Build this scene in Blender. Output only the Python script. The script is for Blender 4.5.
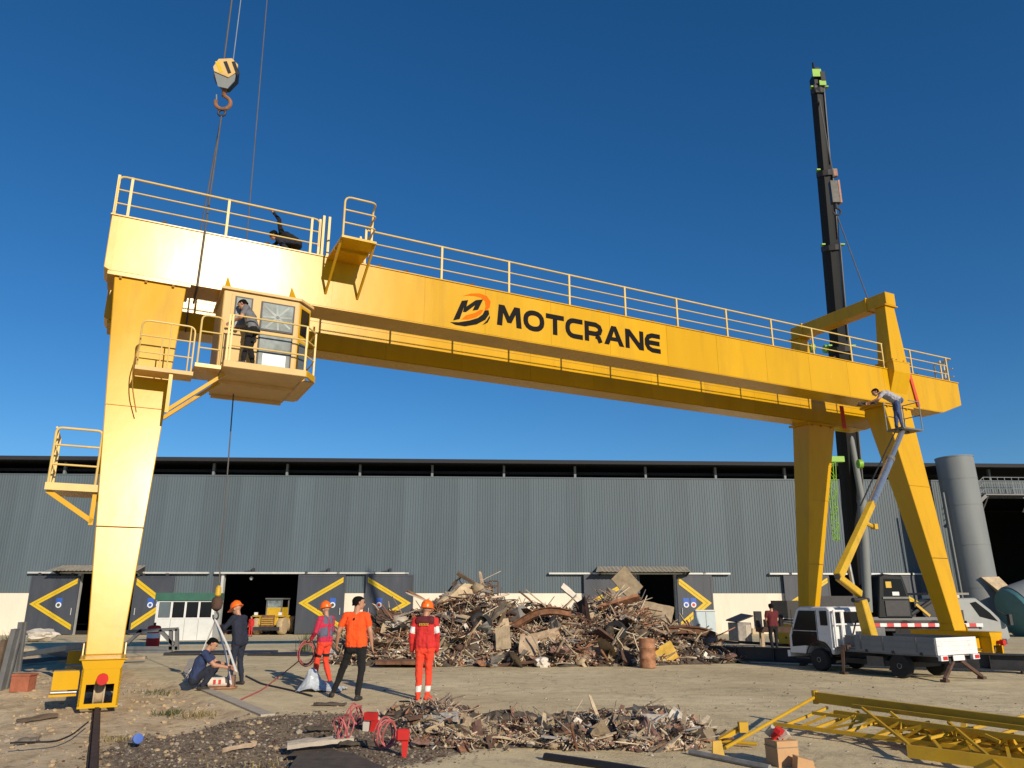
import bpy, bmesh, math, random
import numpy as np
from mathutils import Vector, Matrix, Euler, noise
R = math.radians
for o in list(bpy.data.objects): bpy.data.objects.remove(o)
S = bpy.context.scene
C = S.collection
# ------------------------------------------------------------------ camera, sky, sun, exposure
F_PX, PITCH, EYE = 760.0, R(15.87), 1.75
cam = bpy.data.cameras.new('camera'); cam.sensor_width = 36.0; cam.lens = 36.0*F_PX/1024
cam.clip_start = .1; cam.clip_end = 4000
co = bpy.data.objects.new('camera', cam); C.objects.link(co)
co.location = (0, 0, EYE); co.rotation_euler = (R(90)+PITCH, 0, 0); S.camera = co
SUN_EL, SUN_H = R(22), Vector((.53, -.848, 0)).normalized()
W = bpy.data.worlds.new('World'); S.world = W; W.use_nodes = True
nt = W.node_tree; nt.nodes.clear()
sky = nt.nodes.new('ShaderNodeTexSky'); sky.sky_type = 'NISHITA'; sky.sun_disc = False
sky.sun_elevation = SUN_EL; sky.sun_rotation = math.atan2(SUN_H.x, SUN_H.y)
sky.altitude = 0; sky.air_density = 1.0; sky.dust_density = 0.0; sky.ozone_density = 6.0
bg = nt.nodes.new('ShaderNodeBackground'); bg.inputs[1].default_value = .10
wo = nt.nodes.new('ShaderNodeOutputWorld')
hs_ = nt.nodes.new('ShaderNodeHueSaturation'); hs_.inputs['Saturation'].default_value = 1.17
nt.links.new(sky.outputs[0], hs_.inputs['Color']); nt.links.new(hs_.outputs[0], bg.inputs[0]); nt.links.new(bg.outputs[0], wo.inputs[0])
sl = bpy.data.lights.new('sun', 'SUN'); sl.energy = 5.0; sl.angle = R(.53); sl.color = (1, .86, .66)
so = bpy.data.objects.new('sun', sl); C.objects.link(so); so.location = (20, -30, 30)
sd = Vector((SUN_H.x*math.cos(SUN_EL), SUN_H.y*math.cos(SUN_EL), math.sin(SUN_EL)))
so.rotation_euler = sd.to_track_quat('Z', 'Y').to_euler()
S.view_settings.view_transform = 'Standard'; S.view_settings.look = 'None'
S.view_settings.exposure = 0; S.view_settings.gamma = 1; S.view_settings.use_curve_mapping = False
S.cycles.max_bounces = 6; S.cycles.use_denoising = True

# ------------------------------------------------------------------ survey helpers (photo survey -> metres)
CT, ST = math.cos(PITCH), math.sin(PITCH)
def _ray(px, py):
    x = px-512; u = 384-py
    return Vector((x, F_PX*CT-u*ST, F_PX*ST+u*CT))
def G(px, py, z=0.0):                       # point at height z
    a = _ray(px, py); s = (z-EYE)/a.z; return Vector((a.x*s, a.y*s, z))
SLOPE0, SLOPE1, DROP, KFAR = 31.0, 70.0, 1.31, 1.75
def gzf(y):                                 # the yard falls gently towards the warehouse
    t = min(1, max(0, (y-SLOPE0)/(SLOPE1-SLOPE0))); return -DROP*t
def GG(px, py):                             # point on the falling ground
    z = 0.0
    for _ in range(30): z = .5*z+.5*gzf(min(90, G(px, py, z).y))
    return G(px, py, z)
def far(o, k=KFAR):                         # things surveyed on the warehouse line are pushed back and enlarged to keep crane shadows off the wall
    e = Vector((0, 0, EYE)); o.location = e+(Vector(o.location)-e)*k; o.scale = (k, k, k); return o
def D(px, py, y):                           # point at distance y
    a = _ray(px, py); s = y/a.y; return Vector((a.x*s, y, EYE+a.z*s))

# ------------------------------------------------------------------ materials
MAT = {}
def mat(name, col, rough=.6, metal=0.0, var=.18, scale=3.0, bump=0.0, bscale=30.0, col2=None, mix=.5, spec=.5, coat=0.0, streak=0.0, dirt=None, dirtamt=.35):
    """Principled paint with object-space mottling; col2 = second colour of a noise blotch; streak = vertical stretching; dirt = grime colour."""
    m = bpy.data.materials.new(name); m.use_nodes = True; MAT[name] = m
    n = m.node_tree; N = n.nodes; b = N['Principled BSDF']
    b.inputs['Roughness'].default_value = rough; b.inputs['Metallic'].default_value = metal
    b.inputs['Specular IOR Level'].default_value = spec; b.inputs['Coat Weight'].default_value = coat
    b.inputs['Coat Roughness'].default_value = .34
    tc = N.new('ShaderNodeTexCoord'); mp = N.new('ShaderNodeMapping'); n.links.new(tc.outputs['Object'], mp.inputs[0])
    if streak: mp.inputs['Scale'].default_value = (1, 1, 1/(1+streak))
    no = N.new('ShaderNodeTexNoise'); no.inputs['Scale'].default_value = scale; no.inputs['Detail'].default_value = 6; no.inputs['Roughness'].default_value = .62
    n.links.new(mp.outputs[0], no.inputs['Vector'])
    rp = N.new('ShaderNodeValToRGB'); e = rp.color_ramp.elements
    c1 = tuple(max(0, c*(1-var)) for c in col); c2 = tuple(min(1, c*(1+var)) for c in (col2 or col))
    w = max(.04, .3*(1-mix)+.05)
    e[0].position = .5-w; e[0].color = (*c1, 1); e[1].position = .5+w; e[1].color = (*c2, 1)
    n.links.new(no.outputs['Fac'], rp.inputs[0]); out = rp.outputs[0]
    if dirt:
        n2 = N.new('ShaderNodeTexNoise'); n2.inputs['Scale'].default_value = scale*2.7; n2.inputs['Detail'].default_value = 8; n2.inputs['Roughness'].default_value = .7
        mp2 = N.new('ShaderNodeMapping'); mp2.inputs['Location'].default_value = (7, 3, 1); n.links.new(tc.outputs['Object'], mp2.inputs[0])
        if streak: mp2.inputs['Scale'].default_value = (1, 1, 1/(1+2*streak))
        n.links.new(mp2.outputs[0], n2.inputs['Vector'])
        r2 = N.new('ShaderNodeValToRGB'); r2.color_ramp.elements[0].position = .52; r2.color_ramp.elements[1].position = .72
        r2.color_ramp.elements[0].color = (0, 0, 0, 1); r2.color_ramp.elements[1].color = (dirtamt,)*3+(1,)
        n.links.new(n2.outputs['Fac'], r2.inputs[0])
        mx = N.new('ShaderNodeMix'); mx.data_type = 'RGBA'; mx.inputs['B'].default_value = (*dirt, 1)
        n.links.new(r2.outputs[0], mx.inputs['Factor']); n.links.new(out, mx.inputs['A']); out = mx.outputs['Result']
    n.links.new(out, b.inputs['Base Color'])
    if rough < .9:
        rr = N.new('ShaderNodeMapRange'); rr.inputs['To Min'].default_value = max(.04, rough-.08); rr.inputs['To Max'].default_value = min(1, rough+.12)
        n.links.new(no.outputs['Fac'], rr.inputs['Value']); n.links.new(rr.outputs[0], b.inputs['Roughness'])
    if bump:
        nb = N.new('ShaderNodeTexNoise'); nb.inputs['Scale'].default_value = bscale; nb.inputs['Detail'].default_value = 5
        n.links.new(tc.outputs['Object'], nb.inputs['Vector'])
        bp = N.new('ShaderNodeBump'); bp.inputs['Strength'].default_value = min(1, bump); bp.inputs['Distance'].default_value = .02
        n.links.new(nb.outputs['Fac'], bp.inputs['Height']); n.links.new(bp.outputs[0], b.inputs['Normal'])
    return m
def glassmat(name, col, rough=.06):
    m = mat(name, col, rough, 0, .1, 1.5, spec=.7); return m
mat('yellow', (.57, .314, .006), .235, 0, .04, .9, .14, 1.3, col2=(.585, .335, .009), spec=.26, streak=3, dirt=(.30, .17, .03), dirtamt=.34)
mat('yellow_plate', (.57, .314, .006), .235, 0, .05, .7, .16, 1.0, col2=(.585, .335, .009), spec=.26, streak=3, dirt=(.30, .17, .03), dirtamt=.34)
mat('yellow_far', (.56, .34, .008), .42, 0, .05, 1.2, spec=.4, dirt=(.35, .2, .05), dirtamt=.2)
mat('yellow_rail', (.62, .45, .15), .45, 0, .1, 3)
mat('seam', (.30, .15, .02), .6)
mat('yellow_truss', (.52, .31, .010), .5, 0, .12, 2.5, dirt=(.25, .17, .08), dirtamt=.45)
mat('yellow_stripe', (.62, .42, .01), .5, 0, .06, 3, dirt=(.25, .18, .05), dirtamt=.3)
mat('yellow_machine', (.56, .35, .02), .45, 0, .1, 3, dirt=(.2, .13, .06), dirtamt=.4)
mat('cream_paint', (.60, .41, .17), .5, 0, .08, 2, spec=.25, dirt=(.4, .26, .1))
mat('clad', (.082, .112, .138), .55, 0, .1, .5, col2=(.094, .124, .148), spec=.35, streak=6, dirt=(.08, .09, .09), dirtamt=.35)
mat('clad_dark', (.05, .058, .068), .6, 0, .15, .6, streak=5)
mat('plaster', (.72, .655, .545), .95, 0, .06, .8, .25, 18, streak=3, dirt=(.55, .46, .34), dirtamt=.4)
mat('door', (.052, .060, .078), .5, 0, .15, 1.2, spec=.4, streak=2, dirt=(.13, .12, .11), dirtamt=.25)
mat('pale_steel', (.52, .53, .52), .5, .2, .12, 3)
mat('roof_dark', (.016, .017, .022), .8, 0, .2, 2)
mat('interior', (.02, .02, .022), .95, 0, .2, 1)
mat('awning', (.30, .27, .22), .7, .1, .2, 2, dirt=(.15, .1, .06))
mat('white_paint', (.70, .71, .72), .42, 0, .06, 2.5, dirt=(.38, .33, .26), dirtamt=.5, spec=.35)
mat('white_panel', (.58, .60, .59), .5, 0, .06, 2, dirt=(.45, .42, .36), dirtamt=.3)
mat('light_blue', (.47, .56, .60), .5, 0, .08, 2, dirt=(.35, .32, .28))
mat('green_roof', (.02, .10, .07), .5)
mat('blue_sign', (.03, .10, .42), .5)
mat('red_sign', (.55, .04, .04), .5)
mat('red_paint', (.50, .012, .010), .75, 0, .15, 6, dirt=(.2, .05, .03))
mat('black', (.012, .012, .013), .5, 0, .3, 5)
mat('rubber', (.018, .018, .019), .85, 0, .3, 8, .3, 40)
mat('dark_steel', (.035, .036, .042), .55, .3, .3, 3, dirt=(.12, .07, .04))
mat('boom', (.009, .011, .014), .5, 0, .2, 1.2, spec=.25)
mat('lime', (.20, .42, .03), .5)
mat('chrome', (.62, .62, .60), .28, .9, .08, 6)
mat('grey_steel', (.16, .165, .17), .6, .3, .2, 3, dirt=(.17, .10, .06))
mat('zinc', (.18, .20, .21), .65, 0, .12, 1.2, streak=3, dirt=(.25, .22, .18), dirtamt=.4)
mat('grey_cab', (.29, .31, .31), .42, 0, .06, 3)
mat('rust', (.17, .075, .04), .9, .1, .35, 5, .3, 40, col2=(.24, .12, .065))
mat('rust_dark', (.075, .042, .030), .85, .1, .35, 5, .3, 40)
mat('rope', (.09, .09, .095), .8)
mat('rope_pale', (.20, .24, .30), .7)
mat('sling_white', (.78, .78, .76), .7)
mat('sling_red', (.55, .06, .03), .7)
mat('wood', (.25, .185, .12), .85, 0, .3, 4, .3, 30, col2=(.31, .235, .165), streak=3)
mat('wood_pale', (.38, .31, .225), .85, 0, .2, 4, .2, 30, streak=3)
mat('wood_dark', (.10, .070, .048), .9, 0, .3, 5, .3, 30)
mat('concrete', (.42, .37, .30), .95, 0, .15, 4, .5, 25)
mat('cardboard', (.50, .30, .15), .85, 0, .1, 5)
mat('scrap_grey', (.20, .19, .18), .7, .3, .3, 5, dirt=(.17, .09, .05), dirtamt=.7)
mat('scrap_white', (.50, .46, .40), .7, 0, .15, 5, dirt=(.3, .22, .15), dirtamt=.6)
mat('scrap_tan', (.33, .26, .17), .8, 0, .25, 4, .3, 20, dirt=(.2, .12, .06), dirtamt=.6)
mat('scrap_pink', (.24, .135, .10), .8, 0, .25, 4)
mat('scrap_dark', (.075, .060, .046), .9, 0, .4, 6, .4, 20)
mat('scrap_yellow', (.55, .34, .05), .7, 0, .2, 4)
mat('silver_bag', (.42, .46, .50), .35, .1, .2, 9, .4, 14)
mat('teal', (.06, .17, .19), .5, 0, .15, 2)
mat('hose_red', (.42, .10, .10), .6, 0, .2, 6)
mat('skin', (.42, .22, .14), .55, 0, .08, 6)
mat('hair', (.006, .005, .005), .9, 0, .3, 20, .4, 60, spec=.1)
mat('helmet', (.90, .15, .008), .35, 0, .05, 4)
mat('cloth_orange', (.90, .085, .008), .85, 0, .06, 6, .25, 22)
mat('cloth_red', (.52, .022, .020), .85, 0, .12, 6, .25, 22)
mat('cloth_crimson', (.45, .02, .06), .85, 0, .12, 6, .25, 22)
mat('cloth_red_o', (.74, .055, .022), .85, 0, .1, 6, .25, 22)
mat('cloth_black', (.007, .007, .008), .95, 0, .2, 6, .25, 22)
mat('cloth_navy', (.014, .018, .036), .9, 0, .2, 6, .25, 22)
mat('cloth_blue', (.02, .035, .10), .9, 0, .2, 6, .25, 22)
mat('cloth_denim', (.05, .085, .20), .9, 0, .2, 6, .25, 22)
mat('cloth_grey', (.14, .145, .16), .9, 0, .12, 6, .25, 22)
mat('cloth_pale', (.36, .36, .42), .9, 0, .12, 6, .25, 22)
mat('cloth_maroon', (.10, .012, .016), .9, 0, .12, 6, .25, 22)
mat('cloth_slate', (.10, .10, .15), .9, 0, .2, 6, .25, 22)
mat('reflective', (.70, .68, .66), .4)
mat('shoe', (.03, .026, .024), .7)
mat('eye', (.01, .008, .008), .2)
mat('yellow_print', (.8, .6, .05), .6)
mat('logo_black', (.006, .005, .006), .6, spec=.1)
mat('logo_orange', (.80, .14, .006), .7, spec=.06)
mat('leaf', (.055, .075, .022), .7, 0, .35, 8)
mat('leaf_dry', (.22, .17, .075), .8, 0, .3, 8)
mat('stone', (.30, .255, .20), .95, 0, .3, 6, .4, 30)
mat('stone_dark', (.16, .13, .10), .95, 0, .3, 6, .4, 30)
mat('dirt_clod', (.40, .30, .18), .95, 0, .2, 6, .4, 30)
mat('brick', (.33, .11, .06), .9, 0, .2, 6, .3, 30)
mat('glass_dark', (.008, .009, .012), .12, 0, .2, 1.5, spec=.25); glassmat('glass_sky', (.10, .13, .15), .05)
mat('glass_dusty', (.09, .12, .13), .35, 0, .35, 2.5, col2=(.22, .27, .28), spec=.12)
mat('film', (.34, .38, .37), .6, 0, .2, 4, spec=.1)

# ------------------------------------------------------------------ mesh builder
def _ortho(d):
    a = Vector((0, 0, 1)) if abs(d.z) < .9 else Vector((1, 0, 0))
    x = d.cross(a).normalized(); y = d.cross(x).normalized(); return x, y
class MB:
    def __init__(s): s.v = []; s.f = []
    def add(s, vs, fs):
        k = len(s.v); s.v += [tuple(p) for p in vs]; s.f += [tuple(i+k for i in f) for f in fs]; return s
    def box(s, c, d, rot=None):
        hx, hy, hz = d[0]/2, d[1]/2, d[2]/2; c = Vector(c)
        M = (Euler(rot).to_matrix() if not isinstance(rot, Matrix) else rot) if rot is not None else Matrix.Identity(3)
        vs = [c+M@Vector((x, y, z)) for x in (-hx, hx) for y in (-hy, hy) for z in (-hz, hz)]
        return s.add(vs, [(0,1,3,2),(4,6,7,5),(0,4,5,1),(2,3,7,6),(0,2,6,4),(1,5,7,3)])
    def bb(s, x0, x1, y0, y1, z0, z1): return s.box(((x0+x1)/2,(y0+y1)/2,(z0+z1)/2),(x1-x0,y1-y0,z1-z0))
    def tube(s, p0, p1, r0, r1=None, n=8, caps=True):
        p0, p1 = Vector(p0), Vector(p1); r1 = r0 if r1 is None else r1; d = (p1-p0).normalized(); x, y = _ortho(d)
        vs = [p+(x*math.cos(a)+y*math.sin(a))*r for p, r in ((p0, r0), (p1, r1)) for a in (2*math.pi*i/n for i in range(n))]
        fs = [(i, (i+1)%n, n+(i+1)%n, n+i) for i in range(n)]
        if caps: fs += [tuple(range(n-1, -1, -1)), tuple(range(n, 2*n))]
        return s.add(vs, fs)
    def pipe(s, pts, r, n=8, closed=False):
        pts = [Vector(p) for p in pts]; k = len(pts); vs = []; fs = []; px = None
        for i, p in enumerate(pts):
            a = pts[i-1] if (i > 0 or closed) else p; b = pts[(i+1) % k] if (i < k-1 or closed) else p
            d = (b-a).normalized()
            if px is None: px, _ = _ortho(d)
            px = (px-d*px.dot(d)).normalized(); py = d.cross(px)
            vs += [p+(px*math.cos(t)+py*math.sin(t))*r for t in (2*math.pi*j/n for j in range(n))]
        for i in range(k if closed else k-1):
            j = (i+1) % k
            fs += [(i*n+q, i*n+(q+1)%n, j*n+(q+1)%n, j*n+q) for q in range(n)]
        if not closed: fs += [tuple(range(n-1,-1,-1)), tuple(range((k-1)*n, k*n))]
        return s.add(vs, fs)
    def beam(s, p0, p1, w, h, up=(0,0,1), w1=None, h1=None):
        p0, p1 = Vector(p0), Vector(p1); d = (p1-p0).normalized(); up = Vector(up)
        if abs(d.dot(up)) > .98: up = Vector((1, 0, 0))
        x = d.cross(up).normalized(); y = x.cross(d).normalized(); w1 = w1 or w; h1 = h1 or h
        vs = [p+x*a*ww/2+y*b*hh/2 for p, ww, hh in ((p0, w, h), (p1, w1, h1)) for a, b in ((-1,-1),(1,-1),(1,1),(-1,1))]
        return s.add(vs, [(3,2,1,0),(4,5,6,7),(0,1,5,4),(1,2,6,5),(2,3,7,6),(3,0,4,7)])
    def prism(s, poly, off):                 # poly: 3D planar points, off: extrusion vector
        n = len(poly); off = Vector(off); vs = [Vector(p) for p in poly]+[Vector(p)+off for p in poly]
        return s.add(vs, [tuple(range(n-1,-1,-1)), tuple(range(n,2*n))]+[(i,(i+1)%n,n+(i+1)%n,n+i) for i in range(n)])
    def lathe(s, prof, n=16, M=None):        # prof: (r, z)
        vs = []; fs = []; M = M or Matrix.Identity(4)
        for r, z in prof: vs += [M@Vector((r*math.cos(2*math.pi*i/n), r*math.sin(2*math.pi*i/n), z)) for i in range(n)]
        for k in range(len(prof)-1): fs += [(k*n+i, k*n+(i+1)%n, (k+1)*n+(i+1)%n, (k+1)*n+i) for i in range(n)]
        fs += [tuple(range(n-1,-1,-1)), tuple(range((len(prof)-1)*n, len(prof)*n))]
        return s.add(vs, fs)
    def build(s, name, m, parent=None, smooth=False, bevel=0.0, kind=None):
        me = bpy.data.meshes.new(name); me.from_pydata(s.v, [], s.f); me.update()
        bm = bmesh.new(); bm.from_mesh(me); bmesh.ops.recalc_face_normals(bm, faces=bm.faces); bm.to_mesh(me); bm.free()
        me.materials.append(MAT[m] if isinstance(m, str) else m)
        return link(name, me, parent, smooth, bevel, kind)
def link(name, me, parent=None, smooth=False, bevel=0.0, kind=None):
    o = bpy.data.objects.new(name, me); C.objects.link(o)
    if parent is not None: o.parent = parent
    if smooth:
        me.polygons.foreach_set('use_smooth', [True]*len(me.polygons))
        try: me.set_sharp_from_angle(angle=R(40))
        except Exception: pass
    if bevel:
        b = o.modifiers.new('bevel', 'BEVEL'); b.width = bevel; b.segments = 1; b.limit_method = 'ANGLE'
    if kind: o['kind'] = kind
    return o
def tag(o, label, cat, group=None):
    o['label'] = label; o['category'] = cat
    if group: o['group'] = group
    return o
def thing(name, label, cat, loc=(0,0,0), rz=0.0, group=None):
    o = bpy.data.objects.new(name, None); C.objects.link(o); o.location = loc; o.rotation_euler = (0, 0, rz)
    o.empty_display_size = .2; return tag(o, label, cat, group)
def structure(o): o['kind'] = 'structure'; return o
def copy_tree(o, parent=None):
    c = o.copy(); C.objects.link(c); c.parent = parent
    for ch in [q for q in ALLCH.get(o, []) ]: copy_tree(ch, c)
    return c
ALLCH = {}
def dup(root):
    r = root.copy(); C.objects.link(r)
    for ch in [q for q in bpy.data.objects if q.parent == root]:
        c = ch.copy(); C.objects.link(c); c.parent = r
        for g in [q for q in bpy.data.objects if q.parent == ch]:
            d = g.copy(); C.objects.link(d); d.parent = c
    return r
def arc(c, r, a0, a1, n, fx, fy):            # arc points in plane fx, fy
    c, fx, fy = Vector(c), Vector(fx), Vector(fy)
    return [c+fx*r*math.cos(R(a0+(a1-a0)*i/n))+fy*r*math.sin(R(a0+(a1-a0)*i/n)) for i in range(n+1)]
def rnd(pts, r=.12, k=4):                    # round the inner corners of a polyline
    pts = [Vector(p) for p in pts]; out = [pts[0]]
    for a, b, c in zip(pts, pts[1:], pts[2:]):
        u = (a-b); v = (c-b); q = min(r, u.length*.49, v.length*.49); p0 = b+u.normalized()*q; p1 = b+v.normalized()*q
        out += [p0.lerp(b, t).lerp(b.lerp(p1, t), t) for t in (i/k for i in range(k+1))]
    return out+[pts[-1]]

def sheet_tone(m):                           # each sheet of cladding weathered a little differently
    n = m.node_tree; N = n.nodes; b = N['Principled BSDF']; src = b.inputs['Base Color'].links[0].from_socket
    oi = N.new('ShaderNodeObjectInfo'); mr = N.new('ShaderNodeMapRange'); mr.inputs['To Min'].default_value = .90; mr.inputs['To Max'].default_value = 1.10
    n.links.new(oi.outputs['Random'], mr.inputs['Value']); hs = N.new('ShaderNodeHueSaturation'); n.links.new(mr.outputs[0], hs.inputs['Value'])
    n.links.new(src, hs.inputs['Color']); n.links.new(hs.outputs[0], b.inputs['Base Color'])
sheet_tone(MAT['clad'])
for _m in ('plank', 'x'): pass
for _m in ('wood', 'wood_pale', 'wood_dark', 'scrap_tan', 'scrap_grey', 'scrap_white', 'scrap_pink', 'rust', 'rust_dark'):
    sheet_tone(MAT[_m]); MAT[_m].node_tree.nodes['Map Range'].inputs['To Min'].default_value
    for _q in MAT[_m].node_tree.nodes:
        if _q.type == 'MAP_RANGE' and abs(_q.inputs['To Min'].default_value-.90) < 1e-4: _q.inputs['To Min'].default_value = .65; _q.inputs['To Max'].default_value = 1.6

sheet_tone(MAT['yellow_plate'])
for _q in MAT['yellow_plate'].node_tree.nodes:
    if _q.type == 'MAP_RANGE' and abs(_q.inputs['To Min'].default_value-.90) < 1e-4: _q.inputs['To Min'].default_value = .93; _q.inputs['To Max'].default_value = 1.05
# ------------------------------------------------------------------ ground
def ground_mat():
    m = bpy.data.materials.new('yard_ground'); m.use_nodes = True; n = m.node_tree; N = n.nodes; L = n.links; b = N['Principled BSDF']
    b.inputs['Roughness'].default_value = .93; b.inputs['Specular IOR Level'].default_value = .25
    tc = N.new('ShaderNodeTexCoord')
    def noi(scale, det=6, ro=.6, sx=1, sy=1, loc=(0,0,0)):
        mp = N.new('ShaderNodeMapping'); mp.inputs['Scale'].default_value = (sx, sy, 1); mp.inputs['Location'].default_value = loc
        L.new(tc.outputs['Object'], mp.inputs[0]); q = N.new('ShaderNodeTexNoise'); q.inputs['Scale'].default_value = scale
        q.inputs['Detail'].default_value = det; q.inputs['Roughness'].default_value = ro; L.new(mp.outputs[0], q.inputs['Vector']); return q.outputs['Fac']
    def ramp(src, p0, p1, c0, c1):
        r = N.new('ShaderNodeValToRGB'); r.color_ramp.elements[0].position = p0; r.color_ramp.elements[1].position = p1
        r.color_ramp.elements[0].color = (*c0, 1); r.color_ramp.elements[1].color = (*c1, 1); L.new(src, r.inputs[0]); return r.outputs[0]
    def mix(f, a, bb):
        q = N.new('ShaderNodeMix'); q.data_type = 'RGBA'
        if isinstance(f, float): q.inputs['Factor'].default_value = f
        else: L.new(f, q.inputs['Factor'])
        for k, v in (('A', a), ('B', bb)):
            if isinstance(v, tuple): q.inputs[k].default_value = (*v, 1)
            else: L.new(v, q.inputs[k])
        return q.outputs['Result']
    W0, W1 = (0,0,0), (1,1,1)
    conc = ramp(noi(.35, 8, .65, .8, 1.1), .35, .66, (.54, .44, .255), (.76, .635, .39))
    conc = mix(ramp(noi(2.6, 9, .72), .48, .62, W0, (.55,)*3), conc, (.40, .33, .22))            # grime blotches
    conc = mix(ramp(noi(.8, 6, .6, .5, 1.4, (5,2,0)), .55, .68, W0, (.4,)*3), conc, (.76, .65, .43))  # pale dusty wheel sweeps
    conc = mix(ramp(noi(26, 3, .6), .62, .75, W0, (.55,)*3), conc, (.14, .115, .09))                 # small litter specks
    conc = mix(ramp(noi(1.0, 7, .6, .06, 3.4, (3,7,0)), .54, .62, W0, (.2,)*3), conc, (.36, .30, .20))      # tyre tracks
    conc = mix(ramp(noi(.55, 5, .7, 1, 1.3, (21,4,0)), .62, .70, W0, (.6,)*3), conc, (.23, .185, .13))         # oil and damp stains
    vo = N.new('ShaderNodeTexVoronoi'); vo.feature = 'DISTANCE_TO_EDGE'; vo.inputs['Scale'].default_value = .27
    wv = N.new('ShaderNodeMix'); wv.data_type = 'VECTOR'; wv.inputs['Factor'].default_value = .12; L.new(tc.outputs['Object'], wv.inputs['A'])
    nv = N.new('ShaderNodeTexNoise'); nv.inputs['Scale'].default_value = 1.6; nv.inputs['Detail'].default_value = 5; L.new(tc.outputs['Object'], nv.inputs['Vector'])
    sc_ = N.new('ShaderNodeVectorMath'); sc_.operation = 'SCALE'; sc_.inputs['Scale'].default_value = 9; L.new(nv.outputs['Color'], sc_.inputs[0])
    ad_ = N.new('ShaderNodeVectorMath'); ad_.operation = 'ADD'; L.new(tc.outputs['Object'], ad_.inputs[0]); L.new(sc_.outputs[0], ad_.inputs[1]); L.new(ad_.outputs[0], wv.inputs['B']); L.new(wv.outputs['Result'], vo.inputs['Vector'])
    conc = mix(ramp(vo.outputs['Distance'], .002, .010, (.38,)*3, W0), conc, (.20, .16, .11))                # cracks
    soil = ramp(noi(1.4, 9, .7), .36, .64, (.46, .345, .205), (.70, .56, .36))
    soil = mix(ramp(noi(7, 7, .7), .52, .66, W0, (.7,)*3), soil, (.17, .125, .075))
    att = N.new('ShaderNodeAttribute'); att.attribute_name = 'soil'
    edge = N.new('ShaderNodeMath'); edge.operation = 'ADD'; L.new(att.outputs['Fac'], edge.inputs[0])
    sm = N.new('ShaderNodeMath'); sm.operation = 'MULTIPLY_ADD'; L.new(noi(3, 6, .65, 1, 1, (9,1,0)), sm.inputs[0]); sm.inputs[1].default_value = .9; sm.inputs[2].default_value = -.45
    L.new(sm.outputs[0], edge.inputs[1])
    col = mix(ramp(edge.outputs[0], .4, .6, W0, W1), conc, soil)
    g2 = N.new('ShaderNodeAttribute'); g2.attribute_name = 'cinder'
    e2 = N.new('ShaderNodeMath'); e2.operation = 'ADD'; L.new(g2.outputs['Fac'], e2.inputs[0]); L.new(sm.outputs[0], e2.inputs[1])
    cin = ramp(noi(16, 6, .75), .38, .66, (.10, .078, .055), (.36, .28, .19))
    col = mix(ramp(e2.outputs[0], .42, .62, W0, W1), col, cin)
    L.new(col, b.inputs['Base Color'])
    bp = N.new('ShaderNodeBump'); bp.inputs['Strength'].default_value = .55; bp.inputs['Distance'].default_value = .035
    hs = N.new('ShaderNodeMath'); hs.operation = 'MULTIPLY_ADD'; L.new(noi(22, 6, .7), hs.inputs[0]); hs.inputs[1].default_value = .7; L.new(noi(3.2, 8, .65), hs.inputs[2])
    L.new(hs.outputs[0], bp.inputs['Height']); L.new(bp.outputs[0], b.inputs['Normal'])
    return m
def sstep(a, b, x):
    t = min(1, max(0, (x-a)/(b-a))); return t*t*(3-2*t)
# edge of the concrete apron: soil lies left of it
EDGE = [(-30, 33), (-14.5, 29), (-11.5, 24), (-8.8, 19.2), (-7.6, 18.2), (-5.76, 15.33), (-3.95, 12.79), (-2.2, 11.1), (-1.6, 9.3), (-.6, 8.2), (.5, 4), (1, -4)]
def soil_at(x, y):
    for (x0, y0), (x1, y1) in zip(EDGE, EDGE[1:]):
        if y1 <= y <= y0:
            ex = x0+(x1-x0)*(y0-y)/(y0-y1); return (ex-x)
    return -9 if y > 33 else 0
def ground_z(x, y):
    s = soil_at(x, y); k = sstep(-.05, .5, s)*sstep(40, 30, y)
    if k <= 0: return gzf(y)
    z = -.10+.16*noise.noise((x*.35, y*.35, 3.1))+.07*noise.noise((x*1.3, y*1.3, 1.7))+.03*noise.noise((x*4, y*4, .3))
    z += .18*sstep(-8.2, -10.5, x)*sstep(18, 13, y)                       # spoil bank outside the rail
    rail = abs((x+6.87)*.8887+(y-13.57)*.4587)                            # keep the track bed level
    z = z*sstep(.35, 1.3, rail)+(-.06)*(1-sstep(.35, 1.3, rail))
    return z*k+gzf(y)
def axis(lo, hi, step, far):
    a = [lo+step*i for i in range(int((hi-lo)/step)+1)]; g = 1.0; x = a[0]; pre = []
    while x > -far: x -= g; g *= 1.5; pre.append(x)
    g = 1.0; x = a[-1]; post = []
    while x < far: x += g; g *= 1.5; post.append(x)
    return pre[::-1]+a+post
gx, gy = axis(-22, 8, .17, 1500), axis(2, 34, .17, 1500)
gy = sorted(set([y for y in gy if y < 36 or y > 72]+[36+1.0*i for i in range(36)]+[31.0]))
vs = [(x, y, ground_z(x, y)) for y in gy for x in gx]; nx = len(gx)
fs = [(j*nx+i, j*nx+i+1, (j+1)*nx+i+1, (j+1)*nx+i) for j in range(len(gy)-1) for i in range(nx-1)]
me = bpy.data.meshes.new('ground'); me.from_pydata(vs, [], fs); me.update()
me.attributes.new('soil', 'FLOAT', 'POINT').data.foreach_set('value', [sstep(-.2, .35, soil_at(x, y)) for x, y, z in vs])
def cinder(x, y):
    d = math.hypot((x+2.75)/2.6, (y-10.9)/2.3); return sstep(1.15, .75, d)
me.attributes.new('cinder', 'FLOAT', 'POINT').data.foreach_set('value', [cinder(x, y) for x, y, z in vs])
me.polygons.foreach_set('use_smooth', [True]*len(me.polygons)); me.materials.append(ground_mat())
structure(link('ground', me))

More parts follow.
